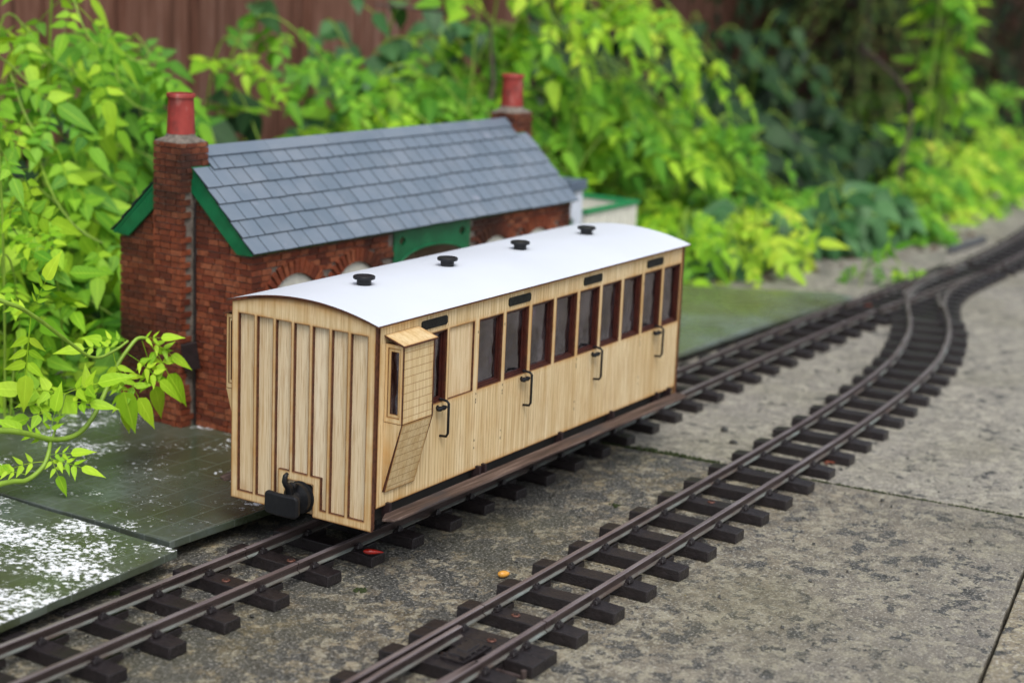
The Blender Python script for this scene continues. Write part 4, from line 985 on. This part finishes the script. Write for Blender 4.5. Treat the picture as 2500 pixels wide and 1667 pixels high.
# ------------------------------------------------------------------ foliage
def leaflet(Ln, Wd, fold=.25, curl=.25, seg=6, skew=0.0):
    ts = np.linspace(0, 1, seg + 1) ** .9; wv = ts ** .55 * (1 - ts) ** 1.35 + .04 * ts * (1 - ts); wv = wv / wv.max() * Wd * .5; wv[-1] = Wd * .004
    V = []; mid = []; tip = []
    for t, ww in zip(ts, wv):
        x = t * Ln; dz = -curl * Ln * t * t
        for k in (-1, 0, 1):
            V.append((x - abs(k) * ww * .15, k * ww, dz + fold * ww * abs(k))); mid.append(abs(k)); tip.append(t)
    F = []
    for i in range(seg):
        for j in (0, 1): a = i * 3 + j; F.append((a, a + 3, a + 4, a + 1))
    return np.array(V), np.array(F), np.array(mid, float), np.array(tip, float)
def rotz(a): c, s = math.cos(a), math.sin(a); return np.array([[c, -s, 0], [s, c, 0], [0, 0, 1.]])
def roty(a): c, s = math.cos(a), math.sin(a); return np.array([[c, 0, s], [0, 1, 0], [-s, 0, c]])
def rotx(a): c, s = math.cos(a), math.sin(a); return np.array([[1, 0, 0], [0, c, -s], [0, s, c]])
class LM:
    def __init__(s): s.V = []; s.F = []; s.A = []; s.T = []; s.n = 0
    def add(s, V, F, A, T, R=None, p=None):
        if R is not None: V = V @ R.T
        if p is not None: V = V + p
        s.V.append(V); s.F.append(F + s.n); s.A.append(A); s.T.append(T); s.n += len(V)
    def arrays(s): return np.concatenate(s.V), np.concatenate(s.F), np.concatenate(s.A), np.concatenate(s.T)
    def build(s, name, mat, parent=None):
        V, F, A, T = s.arrays(); me = bpy.data.meshes.new(name)
        me.vertices.add(len(V)); me.vertices.foreach_set('co', V.astype(np.float32).ravel())
        me.loops.add(len(F) * 4); me.loops.foreach_set('vertex_index', F.astype(np.int32).ravel())
        me.polygons.add(len(F)); me.polygons.foreach_set('loop_start', np.arange(0, len(F) * 4, 4, dtype=np.int32)); 
        me.polygons.foreach_set('use_smooth', np.ones(len(F), bool))
        me.update(calc_edges=True); me.validate()
        for nm, arr in (('mid', A), ('tip', T)):
            at = me.attributes.new(nm, 'FLOAT', 'POINT'); at.data.foreach_set('value', arr.astype(np.float32))
        me.materials.append(mat); o = bpy.data.objects.new(name, me); COL.objects.link(o)
        if parent: o.parent = parent
        return o
def strip_tube(P, r, n=4):
    P = np.array(P); V = []; k = len(P)
    for i in range(k):
        d = P[min(i + 1, k - 1)] - P[max(i - 1, 0)]; d /= np.linalg.norm(d) + 1e-9
        a = np.cross(d, (0.13, .3, .95)); a /= np.linalg.norm(a) + 1e-9; b = np.cross(d, a); rr_ = r if np.isscalar(r) else r[i]
        for j in range(n): t = 2 * math.pi * j / n; V.append(P[i] + (a * math.cos(t) + b * math.sin(t)) * rr_)
    F = [(i * n + j, i * n + (j + 1) % n, (i + 1) * n + (j + 1) % n, (i + 1) * n + j) for i in range(k - 1) for j in range(n)]
    V = np.array(V); return V, np.array(F), np.full(len(V), .5), np.zeros(len(V))
def compound(pairs, sz, seed, droop=.5, term=1.85, seg=6, slim=1.0):
    rr = random.Random(seed); m = LM(); rl = sz * (.55 + .62 * pairs); P = []
    for i in range(7):
        t = i / 6; P.append((rl * t, 0, -droop * rl * t * t * .5))
    m.add(*strip_tube(P, .00045 * sz / .02, 3))
    for k in range(pairs):
        t = (.38 + .62 * k / max(1, pairs)); px, pz = rl * t, -droop * rl * t * t * .5
        for s in (-1, 1):
            Ln = sz * rr.uniform(.85, 1.1) * (1 - .08 * (pairs - 1 - k)); Wd = Ln * rr.uniform(.48, .62) * slim
            V, F, A, T = leaflet(Ln, Wd, rr.uniform(.02, .22), rr.uniform(-.02, .16), seg)
            R = rotz(s * math.radians(rr.uniform(48, 68))) @ roty(math.radians(rr.uniform(-4, 18))) @ rotx(math.radians(rr.uniform(-16, 16)))
            m.add(V, F, A, T, R, np.array([px, s * .0006, pz]))
    Ln = sz * term * rr.uniform(.85, 1.15); V, F, A, T = leaflet(Ln, Ln * rr.uniform(.34, .44), rr.uniform(.05, .25), rr.uniform(.02, .2), seg + 2)
    m.add(V, F, A, T, roty(math.radians(6 + 18 * droop)) @ rotx(rr.uniform(-.2, .2)), np.array([rl, 0, P[-1][2]])); return m.arrays()
CL = [compound(p, .0185, 40 + i, d) for i, (p, d) in enumerate([(3, .25), (3, .5), (2, .3), (3, .1), (2, .55), (4, .4)])]
SL = [compound(p, .0125, 60 + i, d) for i, (p, d) in enumerate([(3, .5), (3, .2), (2, .4)])]
def frame(x, z):
    x = np.array(x, float); x /= np.linalg.norm(x); z = np.array(z, float); z -= x * x.dot(z); z /= np.linalg.norm(z) + 1e-9
    return np.stack([x, np.cross(z, x), z], 1)
TOCAM = np.array([-.80, -.55, 0.0])
def bez(a, b, c, d, n=10):
    ts = np.linspace(0, 1, n + 1)[:, None]; return (1 - ts) ** 3 * a + 3 * (1 - ts) ** 2 * ts * b + 3 * (1 - ts) * ts ** 2 * c + ts ** 3 * d
def grow(lm, sm, curve, rg, templates, scale=1.0, pitch=.035, r0=.0013, start=.25, droop=.55, endleaf=True):
    """leaves in opposite pairs along a shoot"""
    sm.add(*strip_tube(curve, np.linspace(r0, r0 * .45, len(curve)), 5))
    L_ = np.r_[0, np.cumsum(np.linalg.norm(np.diff(curve, axis=0), axis=1))]; tot = L_[-1]; s = tot * start
    while s < tot + 1e-6:
        p = np.array([np.interp(s, L_, curve[:, k]) for k in range(3)]); q = np.array([np.interp(min(s + .01, tot), L_, curve[:, k]) for k in range(3)]); q0 = np.array([np.interp(max(s - .01, 0), L_, curve[:, k]) for k in range(3)])
        tn = q - q0; tn /= np.linalg.norm(tn) + 1e-9; side = np.cross(tn, (0, 0, 1)); side /= np.linalg.norm(side) + 1e-9
        fade = 1 - .45 * (s / tot) ** 3
        for sg in (-1, 1):
            if rg.random() < .08: continue
            d = side * sg * rg.uniform(.5, 1.0) + tn * rg.uniform(.1, .6) + np.array([0, 0, -droop * rg.uniform(.4, 1.7)]) + TOCAM * rg.uniform(.0, .4) + rg.normal(0, .15, 3)
            up = np.array([0, 0, 1.0]) + TOCAM * rg.uniform(.5, 1.6) + rg.normal(0, .22, 3)
            V, F, A, T = templates[rg.integers(len(templates))]; sc = scale * rg.uniform(.75, 1.2) * fade
            lm.add(V * sc, F, A, T, frame(d, up), p)
        s += pitch * rg.uniform(.8, 1.25)
    if endleaf:
        V, F, A, T = templates[rg.integers(len(templates))]; lm.add(V * scale * .7, F, A, T, frame(tn + np.array([0, 0, -.3]), np.array([0, 0, 1.]) + TOCAM * .5), curve[-1])
def clump(name, label, cat, tips, back, rg, mats, templates=CL, scale=1.0, pitch=.036, lift=.10, group=None, r0=.0014, ln=1.0):
    """arching shoots that start at the back and come forward over to each tip"""
    root = thing(name, tuple(np.mean(tips, axis=0) * [1, 1, 0]) , label, cat, group); loc = np.array(root.location)
    lms = [LM() for _ in mats]; sm = LM()
    for i, tp in enumerate(tips):
        tp = np.array(tp) - loc; o = tp + np.array([rg.normal(back[0], .06), rg.uniform(.6, 1.2) * back[1], rg.normal(back[2], .03)]) * ln
        top = max(o[2], tp[2]) + lift * rg.uniform(.5, 1.2); o[2] = -.05; c1 = np.array([o[0], o[1] - .02, top + (top + .05) * .55]); c2 = tp + np.array([rg.normal(0, .02), .06 * ln, lift * .55 * rg.uniform(.4, 1.2)])
        sm = LM(); k = int(rg.choice(len(mats), p=[w_ for _, w_ in mats])); cv = bez(o, c1, c2, tp, 16); tl = np.linalg.norm(np.diff(cv, axis=0), axis=1).sum(); grow(lms[k], sm, cv, rg, templates, scale, pitch, r0, start=max(.12, 1 - (.23 * (ln ** .5)) / tl)); sm.build('stem', M['stem'], root)
    for (mt, _), l in zip(mats, lms):
        if l.V: l.build('leaves', mt, root)
    return root

GY = [(M['leaf_y'], .62), (M['leaf_g'], .38)]; GG = [(M['leaf_y'], .25), (M['leaf_g'], .75)]; GT = [(M['leaf_t'], .35), (M['leaf_y'], .65)]
def ybase(x): return float(np.interp(x, [-.2, .8, 1.0, 1.2, 1.4, 1.6, 2.0], [.30, .29, .25, .205, .165, .15, .14]))
def field(n, x0, x1, z0, capf, rg, dy=0.0, sl=.62, jit=.03):
    out = []
    while len(out) < n:
        x = rg.uniform(x0, x1); cp = capf(x); z = z0 + (cp - z0) * rg.random() ** .8
        out.append((x, ybase(x) + dy + sl * max(z, 0) + rg.normal(0, jit), z))
    return out
rg = np.random.default_rng(5)
def cap(x): return float(np.interp(x, [-.1, .25, .40, .47, .60, .72, .80, .92, 1.05, 1.18, 1.28, 1.38, 1.5], [.125, .125, .115, .11, .115, .13, .15, .20, .19, .16, .09, .035, .0]))
clump('jasmine', 'golden jasmine climbing at the far left edge, tall leafy shoots', 'jasmine', field(13, .03, .26, .0, cap, rg, .0, .75), (.05, .15, -.02), rg, GY, scale=1.42, pitch=.048, lift=.04)
clump('jasmine', 'thick golden jasmine directly behind the near chimney', 'jasmine', field(17, .24, .50, .0, cap, rg, .03, .8), (.03, .15, -.02), rg, GY, scale=1.42, pitch=.048, lift=.04)
clump('jasmine', 'yellow green jasmine rising behind the middle of the slate roof', 'jasmine', field(17, .48, .76, .05, cap, rg, .04, .9), (.04, .15, -.02), rg, GY, scale=1.38, pitch=.048, lift=.04)
clump('jasmine', 'golden jasmine sprays just left of the far chimney', 'jasmine', field(10, .62, .80, .08, cap, rg, .06, .6), (.05, .15, -.03), rg, GY, scale=1.2, pitch=.044, lift=.06)
clump('jasmine', 'dense bank of jasmine right of the far chimney', 'jasmine', field(18, .74, .98, .0, cap, rg, .02, .75), (.04, .17, -.02), rg, GG, scale=1.35, pitch=.046, lift=.06)
clump('jasmine', 'cascading jasmine bank above the far end of the slate slab', 'jasmine', field(20, .95, 1.22, .0, cap, rg, .02, .65), (-.04, .15, -.01), rg, GY, scale=1.35, pitch=.046, lift=.05)
clump('jasmine', 'low trailing jasmine at the right end of the bank beside dark hedge', 'jasmine', field(9, 1.18, 1.40, .0, cap, rg, .03, .7), (-.10, .10, .0), rg, GY, scale=1.25, pitch=.044, lift=.03)
clump('jasmine', 'pale jasmine sprays against the bare fence boards at upper left', 'jasmine', [(.40, .50, .195), (.60, .52, .20), (.33, .42, .19), (.66, .50, .21), (.345, .44, .225), (.45, .5, .20), (.70, .50, .18)], (.05, .12, -.02), rg, GY, scale=1.22, pitch=.044, lift=.03)
clump('jasmine', 'large jasmine sprays filling the top left corner over the fence', 'jasmine', [(.23, .42, .20), (.27, .44, .22), (.21, .40, .17), (.25, .40, .245)], (-.02, .10, .02), rg, GY, scale=1.28, pitch=.044, lift=.03)
clump('jasmine', 'jasmine shoots arching across the top of the picture centre', 'jasmine', [(.84, .34, .25), (.92, .33, .26), (.98, .30, .245), (1.02, .30, .235), (1.06, .28, .21), (1.10, .27, .20)], (-.08, .16, .05), rg, GT, scale=1.2, pitch=.04, lift=.06)
clump('jasmine', 'hanging curtain of jasmine at the upper right in front of the hedge', 'jasmine', [(1.77 + rg.normal(0, .010), .235 + rg.normal(0, .012), z) for z in np.linspace(.17, .34, 6)], (.0, .05, .05), rg, GY, scale=1.1, pitch=.036, lift=.01, ln=.6)
clump('jasmine', 'bright jasmine growing at the right edge beside the curving track', 'jasmine', [(x, .135 + max(0, x - 1.6) * .10 + z * .4 + rg.normal(0, .012), z) for x, z in [(rg.uniform(1.50, 2.2), .075 * rg.random() ** 1.3) for _ in range(24)]], (.03, .09, .0), rg, [(M['leaf_y'], .5), (M['leaf_g'], .3), (M['leaf_t'], .2)], scale=1.15, pitch=.04, lift=.02, ln=.8)
clump('jasmine', 'low jasmine edging the paving right beside the far curving rails', 'jasmine', [(x, .083 + (x - 1.45) * .16, rg.uniform(.004, .025)) for x in np.linspace(1.64, 2.15, 10)], (.03, .05, .0), rg, [(M['leaf_y'], .4), (M['leaf_g'], .6)], scale=1.0, pitch=.034, lift=.015, ln=.6)
clump('jasmine', 'greener jasmine behind the bright one at the right edge', 'jasmine', [(rg.uniform(2.2, 2.9), rg.uniform(.36, .50), rg.uniform(.02, .16)) for _ in range(8)], (.04, .10, .0), rg, GG, scale=1.6, pitch=.055, lift=.03, ln=.8)
clump('jasmine', 'single jasmine bush low on the ground by the far bend of track', 'jasmine', [(1.37 + rg.normal(0, .025), .125 + rg.normal(0, .01), rg.uniform(.01, .035)) for _ in range(6)], (.03, .04, .0), rg, GY, scale=1.05, pitch=.03, lift=.015, ln=.6)
# seedlings at the edge of the slate
clump('jasmine_seedling', 'yellow jasmine seedling with tinted tips hanging over the far slate slab', 'seedling', [(.93, .165, .035), (.965, .165, .045), (1.00, .17, .035)], (.02, .05, -.02), rg, [(M['leaf_t'], 1.0)], CL, 1.05, .036, .05, r0=.001, ln=.7)
clump('jasmine_seedling', 'taller yellow jasmine seedling standing left of the tinted one', 'seedling', [(.90, .20, .062), (.93, .215, .058)], (.0, .015, -.07), rg, GY, CL, 1.0, .03, .01, r0=.001, ln=.7)
clump('jasmine_seedling', 'lime jasmine sprig with reddish stem drooping beside the far rails', 'seedling', [(1.06, .165, .035), (1.02, .16, .03)], (.02, .04, -.02), rg, [(M['leaf_t'], 1.0)], CL, 1.0, .036, .03, r0=.001, ln=.7)
clump('jasmine_shoot', 'lime leaf spray lying on the paving against the far main rail', 'shoot', [(1.085, .040, .016), (1.06, .050, .018)], (-.03, .03, .0), rg, GY, CL[:2], .95, .03, .008, r0=.0008, ln=.7)
# broad dark leaves low down
def simple_leaves(n, sz, seed): return [(lambda a: a)(leaflet(sz * random.uniform(.8, 1.2), sz * random.uniform(.5, .7), random.uniform(.05, .3), random.uniform(.0, .35), 6)) for _ in range(n)]
BLF = simple_leaves(5, .045, 1)
clump('bramble', 'dull green broad leaves on the ground beyond the far slate slab', 'bramble', [(rg.uniform(.93, 1.12), rg.uniform(.18, .23), rg.uniform(.0, .03)) for _ in range(12)], (.02, .07, .0), rg, [(M['leaf_d'], 1.0)], BLF, 1.3, .042, .03, ln=.6)
clump('bramble', 'bluish green bramble leaves near the far bend of the track', 'bramble', [(x, .17 - (x - 1.1) * .15 + rg.normal(0, .01), z) for x, z in [(rg.uniform(1.08, 1.36), rg.uniform(.005, .05)) for _ in range(17)]], (.02, .06, .0), rg, [(M['leaf_d'], 1.0)], BLF, 1.05, .034, .02, ln=.6)
clump('bramble', 'dark bramble leaves and purple stems behind the far chimney', 'bramble', [(rg.uniform(.80, .98), rg.uniform(.46, .60), rg.uniform(.12, .26)) for _ in range(12)], (.02, .12, .0), rg, [(M['leaf_d'], 1.0)], BLF, 1.0, .04, .06)
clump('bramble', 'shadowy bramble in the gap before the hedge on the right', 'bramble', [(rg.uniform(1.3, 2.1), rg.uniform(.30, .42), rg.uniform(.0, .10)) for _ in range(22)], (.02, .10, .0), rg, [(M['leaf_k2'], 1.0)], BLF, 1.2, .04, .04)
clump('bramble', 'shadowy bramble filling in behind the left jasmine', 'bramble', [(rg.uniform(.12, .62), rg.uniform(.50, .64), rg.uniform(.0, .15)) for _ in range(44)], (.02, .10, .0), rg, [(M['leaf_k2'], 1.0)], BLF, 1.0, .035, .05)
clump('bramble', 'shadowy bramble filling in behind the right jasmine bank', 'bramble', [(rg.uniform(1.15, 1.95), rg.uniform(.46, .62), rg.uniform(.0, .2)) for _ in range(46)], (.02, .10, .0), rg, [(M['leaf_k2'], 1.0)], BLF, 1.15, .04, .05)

# hand placed foreground shoot at the left
def P3(L_, y=.16): return np.array([(x / 1000, yy / 1000, z / 1000) for x, yy, z in L_])
def smooth(P, n=5):
    out = []
    for i in range(len(P) - 1):
        a, b, c, d = P[max(i - 1, 0)], P[i], P[i + 1], P[min(i + 2, len(P) - 1)]
        for k in range(n): t = k / n; out.append(.5 * (2 * b + (c - a) * t + (2 * a - 5 * b + 4 * c - d) * t * t + (3 * b - a - 3 * c + d) * t ** 3))
    out.append(P[-1]); return np.array(out)
sh = thing('jasmine_shoot', (-.03, .16, 0), 'long curving jasmine shoot arching over the slate at the left foreground', 'shoot')
lm, sm = LM(), LM(); loc = np.array((-.03, .16, 0))
def leaf_at(p, d, up, idx, sc, tmpl=CL): V, F, A, T = tmpl[idx]; lm.add(V * sc, F, A, T, frame(d, up), np.array(p) / 1000 - loc)
A1 = smooth(P3([(-120, 175, 66), (-62, 162, 58.2), (-42, 160, 52.3), (-23.5, 160, 45), (-6.5, 160, 43.7), (6.8, 160, 51), (18.1, 160, 65.5), (27.3, 160, 79), (34.2, 158, 87.9), (41.2, 157, 93.5), (47, 155, 93.0)])) - loc
sm.add(*strip_tube(A1, np.linspace(.0019, .0010, len(A1)), 8))
A2 = smooth(P3([(-120, 190, 158), (-59.7, 162, 131.2), (-38.3, 160, 120.2), (-11.9, 160, 100.7), (7.3, 159, 87.6), (22.9, 158, 89), (34.3, 158, 93)])) - loc
sm.add(*strip_tube(A2, np.linspace(.0014, .0007, len(A2)), 8))
A3 = smooth(P3([(-130, 160, 30), (-62.7, 158, 28.8), (-46, 158, 26.5), (-34, 158, 31), (-28, 159, 38), (-25.5, 160, 45)])) - loc
sm.add(*strip_tube(A3, np.linspace(.0017, .0011, len(A3)), 8))
UPC = np.array([-.55, -.45, .75])
IMR = np.array([.60, -.80, 0]);   # to the right across the view
def dr(r_, u_, f_=0.0): return IMR * r_ + np.array([0, 0, 1.]) * u_ + np.array([-.8, -.6, 0]) * f_
HL = [compound(p, .0205, 140 + i, d, 1.9, 8, .64) for i, (p, d) in enumerate([(3, .35), (3, .8), (2, .5), (3, .2), (2, .8), (4, .5)])]
for p, (r_, u_, f_), i, sc, uv in [((-38, 160, 120), (-.1, -1, .1), 3, 1.0, (0, .25, 1)), ((-37, 160, 120), (.2, .6, .2), 0, .62, None), ((-37, 160, 119), (-.7, .5, .2), 2, .6, None),
        ((22, 158, 89), (.25, -1, .2), 2, .95, (0, .3, 1)), ((30, 158, 90), (-.8, .1, .3), 0, .62, None), ((34, 158, 92), (-1, .35, .1), 4, .55, None), ((42, 157, 93), (.9, .25, .2), 2, .5, None),
        ((46, 155, 93), (.75, -.85, .15), 4, .95, None), ((44, 156, 92), (.35, -1, .1), 1, .85, None), ((47, 155, 92), (1, -.35, .1), 4, .62, None), ((28, 159, 80), (.6, -.75, .25), 4, .85, None),
        ((24, 159, 75), (.35, -1, .2), 1, .62, None), ((33, 158, 86), (1, -.55, .1), 1, .7, None), ((-7, 160, 72), (-1, -.2, .3), 3, .6, None), ((7, 160, 51), (-.1, 1, .1), 0, .5, None),
        ((-26, 160, 46), (.15, 1, .1), 2, .6, None), ((-27, 160, 44), (-.6, .5, .3), 2, .6, None), ((-30, 159, 36), (.9, -.1, .3), 3, .62, None), ((-32, 159, 34), (-.95, .05, .3), 4, .62, None), ((-29, 159, 37), (.95, .3, .2), 2, .5, None), ((-46, 158, 30), (-.9, .3, .2), 0, .5, None), ((-28, 159, 38), (.4, -.6, .4), 4, .5, None)]:
    up = UPC if uv is None else -np.array([.8, .6, 0]) + np.array([0, 0, .15]); leaf_at(p, dr(r_, u_, f_), up, i, sc * .70, HL)
B = np.array([(-15, 160, 58.5), (-17, 160, 66), (-16, 160, 76)]) ; sm.add(*strip_tube(np.array([(-24, 160, 45.5), (-19, 160, 56), (-14, 160, 70)]) / 1000 - loc, .0008, 6))
leaf_at((-14, 160, 70), dr(-.9, .25, .2), UPC, 4, .7); leaf_at((-14, 160, 70), dr(.9, .45, .2), UPC, 2, .6); leaf_at((-17, 160, 62), dr(-1, -.2, .2), UPC, 2, .55); leaf_at((-15, 160, 66), dr(.9, .05, .2), UPC, 2, .45)
lm.build('leaves', M['leaf_h'], sh); sm.build('stem', M['stem'], sh)
# upright seedling at the extreme left
clump('jasmine_shoot', 'upright slender jasmine shoot with small round leaflets at the left edge', 'shoot', [(.085, .30, .175), (.088, .30, .13), (.083, .30, .09), (.09, .3, .05)], (.0, .02, -.03), rg, GY, SL, 1.25, .022, .02, r0=.001, ln=.5)

# dark ivy over the shaded end of the fence
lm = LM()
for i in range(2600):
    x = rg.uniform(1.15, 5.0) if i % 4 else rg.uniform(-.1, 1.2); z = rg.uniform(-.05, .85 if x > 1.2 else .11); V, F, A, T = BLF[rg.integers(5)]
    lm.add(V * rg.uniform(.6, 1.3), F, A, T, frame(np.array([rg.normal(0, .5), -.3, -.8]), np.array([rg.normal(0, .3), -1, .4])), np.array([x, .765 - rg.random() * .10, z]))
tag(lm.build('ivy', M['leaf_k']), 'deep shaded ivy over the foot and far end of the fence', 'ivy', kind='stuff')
# conifer hedge behind, on the right
def spray(n, seed):
    rr = random.Random(seed); m = LM()
    for i in range(n):
        t = i / n
        for s in (-1, 1):
            V, F, A, T = leaflet(.022 * (1 - .5 * t), .0042, .1, .2, 2); m.add(V, F, A, T, rotz(s * rr.uniform(.5, .9)) @ rotx(rr.uniform(-.4, .4)), np.array([.07 * t, 0, -.02 * t * t]))
    V, F, A, T = leaflet(.03, .005, .1, .2, 2); m.add(V, F, A, T, None, np.array([.07, 0, -.02])); return m.arrays()
CS = [spray(8, k) for k in range(4)]
def conifer(x, y, h, r, n, label, tint=M['leaf_c']):
    root = thing('conifer', (x, y, -.06), label, 'conifer'); lm = LM()
    for i in range(n):
        z = h * rg.random() ** 1.0; rad = r * (1 - .75 * z / h) * math.sqrt(rg.uniform(.35, 1.0)); a = rg.uniform(0, 2 * math.pi)
        V, F, A, T = CS[rg.integers(4)]; d = np.array([math.cos(a), math.sin(a), rg.uniform(-.7, .2)]); lm.add(V * rg.uniform(.8, 1.5), F, A, T, frame(d, np.array([0, 0, 1.]) + d * .3), np.array([math.cos(a) * rad, math.sin(a) * rad, z + .03]))
    lm.build('crown', tint, root)
    mb = MB(); mb.tube([(0, 0, 0), (.01, .0, h * .5), (0, .01, h * .95)], [.022, .015, .004], 8); mb.build('trunk', M['stem_brown'], root); return root
conifer(2.45, .82, 1.25, .34, 1500, 'dark conifer behind the right end of the jasmine bank')
conifer(2.95, 1.0, 1.35, .40, 1500, 'second dark conifer further along the hedge')
conifer(3.55, .85, 1.35, .42, 1500, 'third conifer standing beyond the curving track')
conifer(2.35, .60, 1.1, .22, 1300, 'smaller olive tinted conifer in front of the dark hedge', mat_leaf('conifer_olive', (.03, .07, .015), (.07, .12, .025), (.16, .17, .045), .15, .6))
conifer(4.2, .75, 1.4, .45, 1400, 'last dark conifer visible at the right edge')
conifer(4.3, 1.5, 1.6, .6, 1500, 'tall dark conifer at the back of the hedge')
conifer(3.4, 1.55, 1.6, .6, 1500, 'tall dark conifer behind the fence end')
mb = MB(); mb.tube([(1.66, .26, .0), (1.655, .26, .06), (1.67, .255, .12), (1.66, .26, .155), (1.63, .27, .18), (1.58, .30, .22)], [.0036, .0032, .0030, .0026, .0022, .0016], 8)
tag(mb.build('bramble_cane', M['stem_brown']), 'bare purple brown bramble cane standing in front of the hedge', 'cane')
mb = MB(); mb.tube([(.84, .46, .02), (.86, .45, .12), (.865, .44, .19), (.885, .46, .25), (.84, .49, .262), (.76, .52, .268)], [.0028, .0025, .0022, .002, .0016, .0012], 8)
tag(mb.build('bramble_cane', M['stem_brown']), 'thin purple bramble cane rising behind the far chimney', 'cane')
mb = MB(); mb.box(1.30, 1.42, .102, .112, -.001, .008); o = mb.build('edging_bar', M['pipe'], bevel=.002); tag(o, 'blue grey edging bar on the ground by the far bend', 'edging'); o.rotation_euler = (0, 0, -.03)
